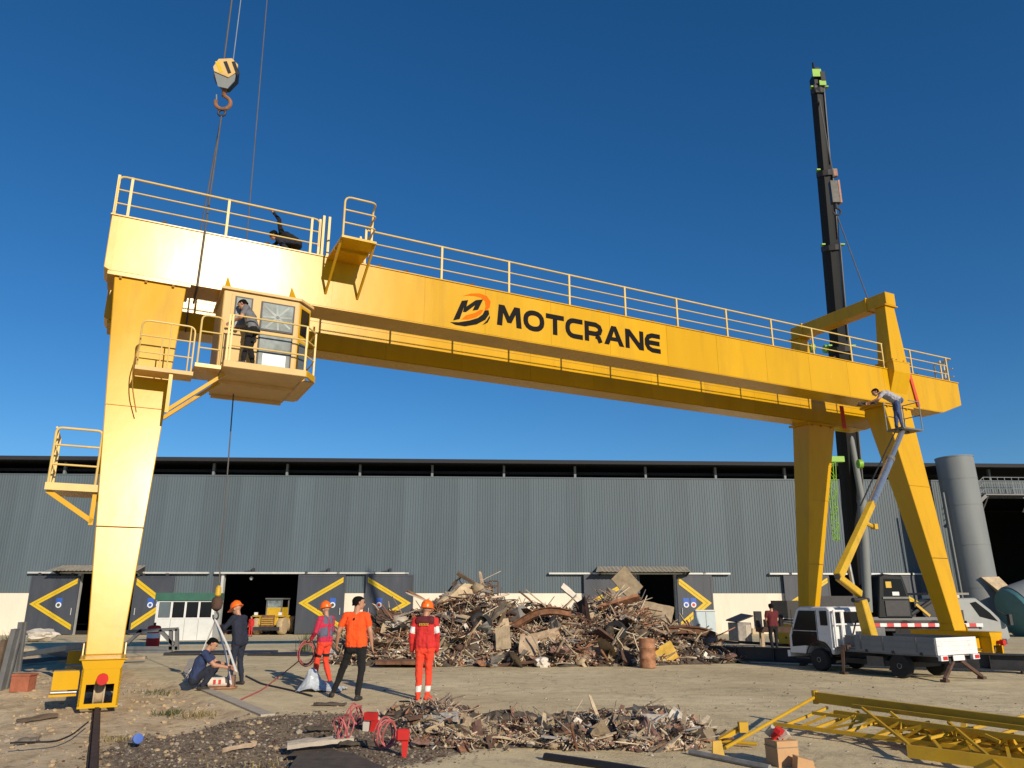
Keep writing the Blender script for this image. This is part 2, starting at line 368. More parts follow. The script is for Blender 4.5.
# ------------------------------------------------------------------ warehouse
WROT = math.atan(.0456); W0Y = 42.7
wh = thing('warehouse', 'long grey corrugated warehouse with white base wall and four sliding doorways', 'warehouse', (0, W0Y, 0), WROT)
WX0, WX1, ZB, ZC, ZR = -46.0, 46.0, 2.1, 8.38, 9.22
OPEN = [(-23.0, -19.9, 3.02), (-15.5, -11.4, 3.12), (6.75, 9.0, 3.12), (17.3, 20.2, 3.12), (26.4, 45.6, 7.4)]  # last, wide opening is added so the far end goes dark
def corr(w, h, pitch=1/7, dep=.02):
    n = int(round(w/pitch)); xs = []
    for i in range(n): xs += [(i*pitch, 0), (i*pitch+.06, 0), (i*pitch+.078, -dep), (i*pitch+.122, -dep)]
    xs.append((n*pitch, 0)); k = len(xs)
    vs = [(x, y, z) for z in (0, h) for x, y in xs]+[(x, y+.02, z) for z in (0, h) for x, y in xs]
    fs = [(i, i+1, k+i+1, k+i) for i in range(k-1)]+[(2*k+i+1, 2*k+i, 3*k+i, 3*k+i+1) for i in range(k-1)]
    me = bpy.data.meshes.new('cladding_sheet'); me.from_pydata(vs, [], fs); me.update(); me.materials.append(MAT['clad']); return me
sheet_full = corr(1.0, ZC-ZB); sheet_short = corr(1.0, ZC-3.12); sheet_top = corr(1.0, ZC-7.4)
x = WX0
while x < WX1-.01:
    short = any(a-.02 < x+.5 < b for a, b, h in OPEN)
    added_bay = 26.4 < x+.5 < 45.6; o = link('cladding_sheet', sheet_top if added_bay else sheet_short if short else sheet_full, wh); o.location = (x, 0.0+.006*random.Random(int(x*7)).random(), 7.4 if added_bay else 3.12 if short else ZB); x += 1.0
# solid wall behind the sheets and white base, cut round the doorways
px = WX0
for a, b, h in OPEN+[(WX1, WX1, 0)]:
    MB().bb(px, a, .03, .25, ZB, ZC).build('upper_wall', 'clad_dark', wh)
    MB().bb(px, a, -.02, .25, 0, ZB).build('base_wall', 'plaster', wh)
    if b > a:
        MB().bb(a, b, .03, .25, max(3.12, h), ZC).build('upper_wall', 'clad_dark', wh)
        for q in (a, b): MB().bb(q-.07, q+.07, -.05, .27, 0, max(3.14, h)).build('door_jamb', 'dark_steel' if h > 4 else 'pale_steel', wh)
    px = b
# open strip below the eaves: posts, dark inside, roof edge
pst = MB().bb(-.06, .06, .12, .3, ZC, ZR-.12).build('eave_post', 'zinc', wh); pst.location.x = WX0+1
xx = WX0+1+4.05
while xx < WX1:
    c = pst.copy(); C.objects.link(c); c.location.x = xx; xx += 4.05
MB().bb(WX0, WX1, -.03, .05, ZC-.02, ZC+.05).build('cladding_cap', 'clad', wh)
MB().bb(WX0, WX1, .55, .65, ZC+.28, ZC+.44).build('eave_rail', 'roof_dark', wh)
MB().bb(WX0-.3, WX1+.3, -.75, 22, ZR-.06, ZR+.04).build('roof', 'roof_dark', wh)
MB().bb(WX0-.3, WX1+.3, -.80, -.72, ZR-.15, ZR+.06).build('fascia', 'roof_dark', wh)
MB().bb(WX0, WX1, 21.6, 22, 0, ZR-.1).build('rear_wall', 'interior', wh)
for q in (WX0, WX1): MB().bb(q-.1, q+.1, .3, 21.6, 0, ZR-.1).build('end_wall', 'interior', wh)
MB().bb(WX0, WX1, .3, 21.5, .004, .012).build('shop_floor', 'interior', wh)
# downpipe and small wall lamps
def chevron(par, x0, x1, z0, z1, point, y):
    """two parallel yellow bands forming an arrow that points to x0 (-1) or x1 (+1)"""
    zm = (z0+z1)/2
    for inset in (0, .185):
        for s in (1, -1):
            tip = x0+inset*1.35 if point < 0 else x1-inset*1.35; end = x1 if point < 0 else x0
            ze = z1-(.0 if s > 0 else 0) if s > 0 else z0
            dz = (ze-zm); L = abs(end-tip); w = .165
            k = inset*1.35
            e2 = ze if True else ze
            a = Vector((tip, y, zm)); q = 1 if point < 0 else -1
            # band from the tip to the panel edge, thickness w measured along x
            slope = dz/abs((x1-x0))
            xe = end; zl = zm+slope*abs(xe-tip)
            ww = w*1.35
            poly = [(tip, y, zm), (xe, y, zl), (xe, y, zl-slope*ww), (tip+q*ww, y, zm)]
            MB().prism(poly, (0, -.012, 0)).build('chevron_stripe', 'yellow_stripe', par)
def door_panel(name, x0, x1, z1, point, signs=(), y=-.16):
    p = thing_part(name, wh)
    d = MB().bb(x0, x1, y-.06, y, .06, z1)
    for i in range(1, 4):
        xx = x0+(x1-x0)*i/4; d.bb(xx-.012, xx+.012, y-.066, y-.0602, .08, z1-.02)
    d = d.build('sliding_door', 'door', wh)
    for a_, b_ in ((x0, x0+.09), (x1-.09, x1)): MB().bb(a_, b_, y-.075, y-.0605, .06, z1).build('door_stile', 'door', d)
    for z_ in (.06, z1-.09): MB().bb(x0+.09, x1-.09, y-.074, y-.0605, z_, z_+.09).build('door_rail', 'door', d)
    for a_ in (x0+.4, x1-.4): MB().bb(a_-.08, a_+.08, y-.10, y+.03, z1, z1+.16).build('door_hanger', 'dark_steel', d)
    MB().tube((x1-.2 if point < 0 else x0+.2, y-.11, 1.0), (x1-.2 if point < 0 else x0+.2, y-.11, 1.35), .018).build('door_handle', 'pale_steel', d)
    if point: chevron(d, x0+.10, x1-.10, .25, z1-.12, point, y-.0685)
    for sx, col in signs:
        MB().bb(sx-.16, sx+.16, y-.076, y-.0675, 1.42, 1.86).build('sign', 'blue_sign', d)
        MB().lathe([(.145, 0), (.145, .006)], 16, Matrix.Translation((sx, y-.0765, 1.50))@Matrix.Rotation(R(90), 4, 'X')).build('sign_disc', 'white_paint', d)
        MB().lathe([(.085, 0), (.085, .005)], 14, Matrix.Translation((sx, y-.083, 1.50))@Matrix.Rotation(R(90), 4, 'X')).build('sign_disc', col, d)
    return d
def thing_part(n, p): return p
door_panel('d', -25.35, -22.85, 2.98, -1, [(-23.75, 'leaf')])
door_panel('d', -20.0, -17.95, 2.98, 1, [(-19.05, 'blue_sign'), (-18.6, 'red_sign')])
door_panel('d', -11.45, -8.95, 3.06, -1, [(-9.55, 'leaf')])
door_panel('d', -7.85, -5.3, 3.06, 1, [(-7.1, 'red_sign')])
door_panel('d', 3.9, 6.75, 3.06, -1, [])
door_panel('d', 9.0, 10.95, 3.06, 1, [(9.45, 'blue_sign'), (9.85, 'red_sign')])
door_panel('d', 14.95, 17.5, 3.06, -1, [])
door_panel('d', 20.1, 22.6, 3.06, 1, [])
for a, b in ((-25.6, -16.2), (-15.9, -5.6), (2.0, 12.0), (14.2, 23.3)):
    MB().bb(a, b, -.26, -.06, 3.10, 3.19).build('door_track', 'pale_steel', wh)
for a, b in ((-24.0, -19.6), (4.7, 9.6)):                              # tin awnings over two doors
    n = 22; vs = []; 
    m = MB()
    for i in range(n):
        x0 = a+(b-a)*i/n; x1 = a+(b-a)*(i+.5)/n; x2 = a+(b-a)*(i+1)/n
        m.add([(x0, -.06, 3.52), (x1, -.06, 3.55), (x2, -.06, 3.52), (x0-.25*(i==0), -1.05, 3.22), (x1, -1.05, 3.25), (x2, -1.05, 3.22)], [(0,1,4,3),(1,2,5,4)])
    aw = m.build('awning', 'awning', wh); sm = aw.modifiers.new('s', 'SOLIDIFY'); sm.thickness = .02
    for q in (a+.05, b-.05): MB().prism([(q, -.08, 3.50), (q, -1.0, 3.20), (q, -.08, 2.95)], (.02, 0, 0)).build('awning_bracket', 'dark_steel', aw)
for q in (-9.9, -6.6, -13.9): MB().box((q, -.1, 3.3), (.12, .12, .2)).tube((q, -.1, 3.3), (q-.5, -.1, 3.22), .015).build('wall_lamp', 'dark_steel', wh)
# white-painted doorway lamp bulb inside the second door
MB().lathe([(.02, 0), (.09, .06), (.1, .14), (.03, .2)], 10, Matrix.Translation((-14.1, .35, 2.78))).build('door_lamp', 'white_paint', wh)

# outside stair landing fixed to the warehouse end
ls = thing('stair_landing', 'steel stair landing with railing high on the dark end of the warehouse', 'landing', (0, W0Y, 0), WROT)
MB().bb(26.7, 29.6, -1.0, -.1, 7.45, 7.52).build('landing_floor', 'grey_steel', ls)
for i in range(8): MB().tube((26.7+.41*i, -1.0, 7.52), (26.7+.41*i, -1.0, 8.45), .022).build('railing_post', 'zinc', ls)
for z in (7.8, 8.12, 8.45): MB().tube((26.7, -1.0, z), (29.6, -1.0, z), .022).build('railing', 'zinc', ls)
for y in (-1.0, -.3): MB().beam((26.7, y, 7.42), (25.2, y, 6.2), .05, .18).build('stringer', 'grey_steel', ls)
for z in (.35, .7, 1.0): MB().tube((26.7, -1.0, 7.45+z), (25.2, -1.0, 6.2+z), .022).build('railing', 'zinc', ls)
for i in range(6): MB().box((26.6-.25*i, -.65, 7.3-.21*i), (.24, .7, .03)).build('tread', 'grey_steel', ls)
for q in (26.9, 29.3): MB().beam((q, -.9, 7.44), (q, -.12, 6.6), .06, .06).build('bracket', 'grey_steel', ls)

far(wh); far(ls)
# ------------------------------------------------------------------ gantry crane  (local x = along girder, y = along rail, z up)
LX, LY, CROT, SPAN = -6.87, 13.57, R(27.30), 24.68
gc = thing('gantry_crane', 'huge yellow double girder gantry crane spanning the yard', 'gantry crane', (LX, LY, 0), CROT)
cg, sg = math.cos(CROT), math.sin(CROT)
def CW(u, v, z): return Vector((LX+u*cg-v*sg, LY+u*sg+v*cg, z))
ZT, ZBt, U0, U1 = 9.9, 8.6, -1.03, 28.5
def girder(y0, y1):
    prof = [(U0, ZT), (U1, ZT), (U1, 9.02), (27.3, ZBt), (U0+.12, ZBt), (U0, ZBt+.06)]
    return MB().prism([(u, y0, z) for u, z in prof], (0, y1-y0, 0)).build('girder', 'yellow', gc, bevel=.012)
gf = girder(2.2, 3.0); gr = girder(5.6, 6.3)
for g_, y in ((gf, 2.2), (gr, 5.6)):
    MB().bb(U0-.02, U1+.02, y-.03, y+(.83 if y < 3 else .73), ZT+.001, ZT+.03).build('top_flange', 'yellow', g_)
    MB().bb(U0+.15, 27.2, y-.022, y+(.82 if y < 3 else .72), ZBt-.024, ZBt-.001).build('bottom_flange', 'yellow', g_)
# web plates butted with visible joints
for g_, y in ((gf, 2.2), (gr, 5.6)):
    ed = [U0+.14, .55, 2.35, 3.9, 6.3, 8.05, 10.1, 12.1, 14.2, 16.2, 18.3, 20.3, 22.2, 24.1, 27.28]
    if y > 5: ed = [U0+.14]+[1.5+2.45*i for i in range(11)]+[27.28]
    for a, b in zip(ed, ed[1:]): MB().bb(a+.004, b-.004, y-.008, y-.001, ZBt+.012, ZT-.012).build('web_plate', 'yellow_plate', g_)
MB().bb(U0+.2, 27.0, 5.586, 5.591, 9.44, 9.45).build('weld_seam', 'seam', gr)
# trolley rails, clips and end ties
for y in (2.95, 5.75):
    MB().bb(U0+.1, U1-.1, y-.035, y+.035, ZT+.03, ZT+.14).build('trolley_rail', 'rust_dark', gc)
clip = MB().beam((0, 2.45, ZT+.03), (.07, 2.45, ZT+.17), .06, .05).beam((.05, 2.45, ZT+.14), (.16, 2.45, ZT+.20), .05, .05).build('rail_clip', 'rust_dark', gc)
for i, u in enumerate((-.1, 2.2, 5.0, 5.75, 7.65, 9.8, 11.8, 13.8, 15.8, 17.8, 19.8, 21.8, 26.3)):
    c = clip if i == 0 else clip.copy()
    if i: C.objects.link(c)
    c.location.x = u
# added unseen walkway behind the front girder to extend its cast shadow
wk = MB().bb(U0+.3, 27.6, 3.01, 3.64, ZT-.03, ZT+.02).build('shade_plate', 'yellow', gc)
for i in range(15): MB().beam((.2+1.9*i, 3.6, ZT-.04), (.2+1.9*i, 3.0, ZT-.55), .05, .06).build('shade_plate_bracket', 'yellow', wk)
# end carriage ties joining the two girders
MB().bb(-.88, -.42, 3.0, 5.6, ZBt+.3, ZT-.15).build('end_tie', 'yellow', gc)
MB().bb(27.4, 27.9, 3.0, 5.6, ZBt+.55, ZT-.15).build('end_tie', 'yellow', gc)
# legs: tapered boxes splayed towards the rail
def leg(u, s, uc_top=0.0):
    yt, yb = (2.65, 1.36) if s < 0 else (6.05, 7.34); zt, zb = 8.50, .80
    def ring(uc, yc, z, hu, hv): return [(uc-hu, yc-hv, z), (uc+hu, yc-hv, z), (uc+hu, yc+hv, z), (uc-hu, yc+hv, z)]
    st = [(0, .30, .24), (.06, .31, .25), (1, .72, .43)]
    rings = [ring(u+uc_top*t, yb+(yt-yb)*t, zb+(zt-zb)*t, a, b) for t, a, b in st]
    m = MB(); vs = sum(rings, []); fs = [(0,3,2,1), (8,9,10,11)]
    for k in range(2): fs += [(4*k+i, 4*k+(i+1)%4, 4*k+4+(i+1)%4, 4*k+4+i) for i in range(4)]
    lg = m.add(vs, fs).build('leg', 'yellow', gc, bevel=.015)
    # bolted flange plates, at the girder and half way
    MB().bb(u+uc_top-.86, u+uc_top+.80, yt-.5, yt+.5, 8.50, 8.578).build('top_flange', 'yellow', lg)
    for du in (-.6, -.1, .45): MB().tube((u+uc_top+du, yt-.47, 8.44), (u+uc_top+du, yt-.47, 8.5), .03, n=6).build('bolt', 'seam', lg)
    for t in (.62,):
        MB().box((u+uc_top*t, yb+(yt-yb)*t-.372, zb+(zt-zb)*t), (1.1, .012, .012)).build('weld_seam', 'yellow', lg)
    t = .30; MB().box((u+uc_top*t, yb+(yt-yb)*t-.325*1.0, zb+(zt-zb)*t), (.84*.99, .012, .012)).build('weld_seam', 'seam', lg)
    for q in (-1, 1):
        MB().prism([(u+q*.33, yb-.27, .80), (u+q*.33, yb+.27, .80), (u+q*.33, yb+.22, 1.0), (u+q*.33, yb-.22, 1.0)], (q*.02, 0, 0)).build('gusset', 'yellow', lg)
    return lg
for u, d in ((0, -.08), (SPAN, 0)):
    for s in (-1, 1): leg(u, s, d)
# saddle plates from the girder down to the left leg
for y in (2.2, 5.6):
    MB().prism([(-1.0, y+.02, 8.66), (-.82, y+.02, 8.575), (.7, y+.02, 8.575), (.98, y+.02, 8.64)], (0, .86, 0)).build('saddle_plate', 'yellow', gc)
# bogies
def bogie(u, s):
    y0, y1 = (0, 2.7) if s < 0 else (6.0, 8.7); ye = y0 if s < 0 else y1; yc = 1.36 if s < 0 else 7.34
    b = MB()
    for q in (-1, 1): b.bb(u+q*.285-.015, u+q*.285+.015, y0, y1, .06, .64)
    b.bb(u-.27, u+.27, y0+.55, y1-.55, .42, .62)
    for y, q in ((y0, 1), (y1, -1)):                       # end frames with an opening
        ya, yb2 = sorted((y, y+q*.025))
        b.bb(u-.30, u+.30, ya, yb2, .03, .10).bb(u-.30, u+.30, ya, yb2, .40, .64).bb(u-.30, u-.21, ya, yb2, .10, .40).bb(u+.21, u+.30, ya, yb2, .10, .40)
    bo = b.build('bogie', 'yellow', gc)
    MB().prism([(u-.33, y0, .785), (u+.33, y0, .785), (u+.28, y0, .641), (u-.28, y0, .641)], (0, y1-y0, 0)).build('bogie_neck', 'yellow', bo)
    MB().bb(u-.36, u+.36, y0-.03, y1+.03, .786, .80).build('foot_flange', 'yellow', bo)
    for y in (y0+.42, y1-.42):
        w = MB().lathe([(.21, -.09), (.30, -.085), (.30, -.06), (.255, -.055), (.255, .055), (.30, .06), (.30, .085), (.21, .09)], 24, Matrix.Translation((u, y, .30))@Matrix.Rotation(R(90), 4, 'Y')).build('wheel', 'scrap_tan', bo, smooth=True)
        MB().tube((u-.3, y, .30), (u+.3, y, .30), .06).build('axle', 'dark_steel', bo)
    for y, q in ((y0, -1), (y1, 1)):
        MB().tube((u+.02, y, .49), (u+.02, y+q*.10, .49), .05, n=16).tube((u+.02, y+q*.10, .49), (u+.02, y+q*.22, .49), .088, n=18).build('buffer', 'red_paint', bo, smooth=True)
    # rail clamp box outboard
    MB().bb(u-.72, u-.33, y0+.35, y0+.62, .30, .60).bb(u-.74, u-.34, y0+.33, y0+.64, .20, .235).build('motor_cover', 'yellow', bo)
    MB().tube((u-.72, y0+.3, .265), (u-.34, y0+.3, .265), .018).build('drive_shaft', 'chrome', bo)
    return bo
for u in (0, SPAN):
    for s in (-1, 1): bogie(u, s)
# portal frame over the right leg
PU = SPAN+.15
for y, fr in ((2.28, 1), (6.42, -1)):
    pm = MB(); a = [(PU-.42, y-.30), (PU+.42, y-.30), (PU+.42, y+.30), (PU-.42, y+.30)]; bt = [(PU-.26, y-.22), (PU+.26, y-.22), (PU+.26, y+.22), (PU-.26, y+.22)]
    pm.add([(x, q, ZT+.30) for x, q in a]+[(x, q, 12.40) for x, q in bt], [(3,2,1,0), (4,5,6,7)]+[(i, (i+1)%4, 4+(i+1)%4, 4+i) for i in range(4)])
    po = pm.build('portal_post', 'yellow', gc, bevel=.01)
    MB().bb(PU-.50, PU+.50, y-.37, y+.37, ZT+.26, ZT+.299).build('flange', 'yellow', po)
    MB().bb(PU-.36, PU+.36, y-.30, y+.30, 12.401, 12.44).build('flange', 'yellow', po)
    yf, yk = (y-.36, y+.34) if fr > 0 else (y+.36, y-.34)
    # saddle clasping the girder web: box, then a wedge running back to the web
    yw = 2.19 if fr > 0 else 6.51
    MB().prism([(PU-.45, yf, ZT+.26), (PU-.45, yf, ZT-.12), (PU-.45, yw, ZBt+.45), (PU-.45, yw, ZT+.04), (PU-.45, yk, ZT+.04), (PU-.45, yk, ZT+.26)], (.9, 0, 0)).build('saddle', 'yellow', po)
    for dx in (-.42, -.2, .2, .42): MB().tube((PU+dx, yf+.03*fr, ZT+.2), (PU+dx, yf+.03*fr, ZT+.36), .022, n=6).build('bolt', 'seam', po)
MB().bb(PU-.27, PU+.27, 1.98, 6.6, 12.442, 12.94).build('portal_beam', 'yellow', gc, bevel=.012)
for y in (2.85, 6.0): MB().bb(PU-.31, PU+.31, y-.03, y+.03, 12.41, 12.98).build('stiffener', 'yellow', gc)
# handrail along the front girder
HR = ZT+1.0
def rails(us, y=2.26, par=gc, base=ZT+.03, h=1.0, r=.022, posts=True):
    for z in (h/3-.03, 2*h/3-.03): MB().tube((us[0], y, base+z), (us[-1], y, base+z), r*.85).build('handrail', 'yellow_rail', par)
    for u in us: MB().bb(u-.028, u+.028, y-.02, y+.02, base, base+h-.01).build('handrail_post', 'yellow_rail', par)
usL = [-.73, 1.34, 3.30]; usR = [4.68, 6.78, 8.8, 10.77, 12.74, 14.72, 16.76, 18.75, 20.68, 22.6]; usE = [25.9, 28.05]
rails([-1.0]+usL+[3.5]); rails(usR+[24.3]); rails([25.2]+usE)
MB().pipe(rnd([(-1.0, 2.26, ZT+.05), (-1.0, 2.26, HR), (3.5, 2.26, HR), (3.5, 2.26, ZT+.27)], .14), .026).build('handrail', 'yellow_rail', gc)
MB().pipe([(4.68, 2.26, HR), (24.35, 2.26, HR)], .026).build('handrail', 'yellow_rail', gc)
MB().pipe(rnd([(25.15, 2.26, HR), (28.42, 2.26, HR), (28.42, 3.0, HR), (28.42, 3.0, ZT+.03)], .1), .026).build('handrail', 'yellow_rail', gc)
for u in (28.2, 28.42): MB().tube((u, 2.6, ZT), (u, 2.6, HR), .03).build('handrail_post', 'yellow_rail', gc)
for z in (ZT+.3, ZT+.62): MB().tube((28.42, 2.26, z), (28.42, 3.0, z), .02).build('handrail', 'yellow_rail', gc)
for z in (ZT+.35, ZT+.68, HR): MB().tube((U0+.03, 2.26, z), (U0+.03, 3.0, z), .02).build('handrail', 'yellow_rail', gc)
MB().bb(U0, U0+.05, 2.5, 2.58, ZT, HR).build('handrail_post', 'yellow_rail', gc)
for u in (3.58, 3.72): MB().bb(u-.03, u+.03, 2.2, 2.3, ZT+.03, HR+.12).build('gate_post', 'yellow_rail', gc)
# hanging platform by the gap in the rail
hp = MB().bb(3.72, 4.55, .82, 2.19, ZT-.05, ZT+.005).bb(3.72, 4.55, 1.45, 1.52, ZT-.11, ZT-.05).build('platform', 'yellow', gc)
for u in (3.74, 4.53): MB().beam((u, .95, ZT-.05), (u, 2.19, ZT-.95), .05, .06).build('brace', 'yellow', hp)
MB().pipe(rnd([(3.75, .86, ZT), (3.75, .86, HR+.02), (4.52, .86, HR+.02), (4.52, 1.15, HR-.02), (4.52, 1.15, HR-.3)], .16), .024).build('handrail', 'yellow_rail', hp)
for z in (ZT+.35, ZT+.68): MB().pipe(rnd([(3.75, .86, z), (4.52, .86, z), (4.52, 1.6, z)], .1), .02).build('handrail', 'yellow_rail', hp)
for y in (1.2, 2.2): MB().bb(4.50, 4.55, y-.03, y+.03, ZT, HR-.25).build('handrail_post', 'yellow_rail', hp)
# cab and its gallery
CZ0, CZ1 = 6.56, 8.34
cab = MB().prism([(1.38, 1.5, CZ0), (3.02, 1.5, CZ0), (3.36, 1.86, CZ0), (3.36, 3.1, CZ0), (1.38, 3.1, CZ0)], (0, 0, CZ1-CZ0)).build('operator_cab', 'cream_paint', gc, bevel=.02)
MB().prism([(1.33, 1.44, CZ1+.001), (3.05, 1.44, CZ1+.001), (3.42, 1.83, CZ1+.001), (3.42, 3.15, CZ1+.001), (1.33, 3.15, CZ1+.001)], (0, 0, .06)).build('cab_roof', 'cream_paint', cab)
def win(u0, u1, z0, z1, m='glass_dusty', film=False):
    MB().bb(u0, u1, 1.47, 1.492, z0, z1).build('window_frame', 'dark_steel', cab)
    MB().bb(u0+.035, u1-.035, 1.462, 1.469, z0+.035, z1-.035).build('window', m, cab)
    if film:
        cx, cz = (u0+u1)/2, (z0+z1)/2
        for k in range(8):
            a = k*math.pi/4+.1; l = .36 if k % 2 else .3
            MB().beam((cx, 1.459, cz), (cx+math.cos(a)*l*1.05, 1.459, cz+math.sin(a)*l), .004, .045, up=(-math.sin(a), 0, math.cos(a))).build('tape_strip', 'film', cab)
win(2.18, 2.92, 7.52, 8.20, film=True); win(2.18, 2.92, 6.66, 7.44, film=False); win(1.62, 2.0, 7.45, 8.22)
MB().bb(2.3, 2.8, 1.452, 1.460, 6.70, 6.98).build('paper', 'white_paint', cab)
MB().bb(1.55, 2.08, 1.482, 1.496, 6.62, 8.27).build('cab_door', 'cream_paint', cab)
dx, dy = .34, .36; ln = math.hypot(dx, dy); nx_, ny_ = dy/ln, -dx/ln
def chamf(t0, t1, z0, z1, off, m, nme):
    p = [(3.02+dx*t+nx_*off, 1.5+dy*t+ny_*off) for t in (t0, t1)]
    MB().prism([(p[0][0], p[0][1], z0), (p[1][0], p[1][1], z0), (p[1][0], p[1][1], z1), (p[0][0], p[0][1], z1)], (-nx_*.02, -ny_*.02, 0)).build(nme, m, cab)
chamf(.06, .94, 7.5, 8.26, .012, 'yellow', 'window_frame'); chamf(.06, .94, 6.62, 7.44, .012, 'yellow', 'window_frame')
chamf(.16, .84, 7.56, 8.2, .02, 'glass_dark', 'window'); chamf(.16, .84, 6.68, 7.38, .02, 'glass_sky', 'window')
for u in (1.5, 2.95): MB().prism([(u-.11, 1.9, CZ1+.06), (u+.09, 1.9, CZ1+.06), (u+.05, 1.9, 8.58), (u-.02, 2.17, 8.95), (u-.07, 2.17, 8.58)], (0, .06, 0)).build('hanger', 'yellow', cab)
gal = MB().bb(1.46, 3.16, .86, 3.45, 6.40, 6.545).build('gallery', 'cream_paint', gc, bevel=.01)
MB().bb(1.5, 3.1, 1.95, 2.05, 6.32, 6.398).build('floor_beam', 'cream_paint', gal); MB().bb(1.5, 3.1, 3.3, 3.4, 6.32, 6.398).build('floor_beam', 'cream_paint', gal)
MB().bb(.93, 1.44, 1.05, 2.1, 6.38, 6.46).build('step_plate', 'yellow', gal)
MB().bb(-.16, .93, 1.22, 1.75, 6.22, 6.30).build('landing', 'cream_paint', gal)
for z in (.35, .7, 1.02):
    MB().pipe(rnd([(1.50, .90, 6.54+z), (3.12, .90, 6.54+z), (3.40, 1.3, 6.54+z), (3.40, 2.4, 6.54+z)], .08), .019).build('handrail', 'yellow_rail', gal)
for u, y in ((1.50, .90), (1.56, .90), (3.12, .90), (3.40, 1.3), (3.40, 2.3)): MB().bb(u-.02, u+.02, y-.02, y+.02, 6.42, 7.56).build('handrail_post', 'yellow_rail', gal)
MB().beam((3.16, .88, 6.47), (3.42, 1.28, 6.47), .05, .14).build('kick_plate', 'yellow', gal); MB().beam((3.42, 1.28, 6.47), (3.42, 3.1, 6.47), .05, .14).build('kick_plate', 'yellow', gal)
MB().bb(3.1, 3.4, 1.3, 3.2, 6.40, 6.44).build('gallery_wing', 'cream_paint', gal)
MB().pipe(rnd([(.97, 1.08, 6.46), (.97, 1.08, 7.52), (1.40, 1.08, 7.52), (1.40, 1.08, 6.46)], .12), .02).build('handrail', 'yellow_rail', gal)
for z in (6.8, 7.16): MB().tube((.97, 1.08, z), (1.40, 1.08, z), .017).build('handrail', 'yellow_rail', gal)
MB().pipe(rnd([(-.13, 1.6, 6.3), (-.13, 1.25, 7.28), (.88, 1.25, 7.28), (.88, 1.25, 6.30)], .14), .018).build('handrail', 'yellow_rail', gal)
for z in (6.6, 6.95): MB().tube((-.13, 1.25, z), (.88, 1.25, z), .015).build('handrail', 'yellow_rail', gal)
for u in (.28, .42, .80): MB().tube((u, 1.25, 6.3), (u, 1.25, 7.28 if u > .3 else 6.95), .014).build('handrail_post', 'yellow_rail', gal)
for y in (1.32, 2.0): MB().beam((.50, y+.1, 5.45), (1.55, y, 6.36), .07, .07).build('strut', 'yellow', gal)
MB().beam((.52, 1.3, 5.4), (.52, 1.3, 6.22), .07, .07).build('strut', 'yellow', gal)
MB().pipe(rnd([(-.02, 1.55, 5.4), (-.16, 1.45, 5.9), (-.2, 1.4, 6.4), (-.14, 1.4, 6.8)], .2), .012).build('cable', 'seam', gal)
# side platform low on the left leg
sp = MB().bb(-1.38, -.52, 1.75, 3.0, 3.80, 3.90).build('side_platform', 'yellow', gc)
MB().bb(-1.40, -.5, 1.73, 1.76, 3.78, 3.92).build('kick_plate', 'yellow_rail', sp)
MB().pipe(rnd([(-1.36, 1.78, 3.9), (-1.36, 1.78, 5.0), (-.56, 1.78, 5.0), (-.56, 1.78, 3.9)], .1), .024).build('handrail', 'yellow_rail', sp)
for z in (4.28, 4.66): MB().tube((-1.36, 1.78, z), (-.56, 1.78, z), .02).build('handrail', 'yellow_rail', sp)
for z in (4.28, 4.66, 5.0): MB().tube((-1.36, 1.78, z), (-1.36, 2.98, z), .02).build('handrail', 'yellow_rail', sp)
for y in (2.2, 2.98): MB().bb(-1.385, -1.335, y-.03, y+.03, 3.9, 5.0).build('handrail_post', 'yellow_rail', sp)
MB().beam((-1.36, 1.85, 3.78), (-.52, 1.85, 3.22), .06, .09).build('strut', 'yellow', sp)
MB().bb(-.58, -.50, 1.82, 1.92, 3.15, 3.80).build('strut', 'yellow', sp); MB().bb(-.56, -.34, 1.85, 2.1, 3.62, 3.74).build('bracket', 'yellow', sp)
# access ladder behind the leg, conduits on the leg

# lettering: stroked polygons, one mesh per letter
def stroke(pts, t, closed=False):
    pts = [Vector((p[0], p[1])) for p in pts]; n = len(pts); Lp = []; Rp = []
    for i, p in enumerate(pts):
        a = pts[i-1] if (i or closed) else None; b = pts[(i+1) % n] if (i < n-1 or closed) else None
        d1 = (p-a).normalized() if a is not None else None; d2 = (b-p).normalized() if b is not None else None
        if d1 is None: d1 = d2
        if d2 is None: d2 = d1
        n1 = Vector((-d1.y, d1.x)); n2 = Vector((-d2.y, d2.x)); m = (n1+n2)
        m = m.normalized() if m.length > .1 else n1
        k = min(1.7, 1/max(.3, m.dot(n1))); Lp.append(p+m*t/2*k); Rp.append(p-m*t/2*k)
    return Lp, Rp
def letter(strokes, t, u0, z0, sx, sz, par, m, y, closed=False):
    mb = MB()
    for s, cl in strokes:
        s = [(p[0]*sx, p[1]*sz) for p in s]; Lp, Rp = stroke(s, t, cl); n = len(s)
        for i in range(n if cl else n-1):
            j = (i+1) % n; q = [Lp[i], Lp[j], Rp[j], Rp[i]]
            mb.add([(u0+p.x, y, z0+p.y) for p in q]+[(u0+p.x, y+.006, z0+p.y) for p in q], [(0,1,2,3),(7,6,5,4),(0,3,7,4),(1,5,6,2),(0,4,5,1),(3,2,6,7)])
    return mb.build('letter', m, par)
def rr(x0, x1, y0, y1, r, start=None, k=4):
    P = []
    for cx, cy, a in ((x1-r, y1-r, 0), (x0+r, y1-r, 90), (x0+r, y0+r, 180), (x1-r, y0+r, 270)):
        P += [(cx+r*math.cos(R(a+90*i/k)), cy+r*math.sin(R(a+90*i/k))) for i in range(k+1)]
    return P
h = .11
O_ = [(rr(.11, .89, .11, .89, .34), True)]
cc = rr(.11, .92, .11, .89, .34); Cc = [[(.97, .89)]+cc[5:15]+[(.97, .11)]]
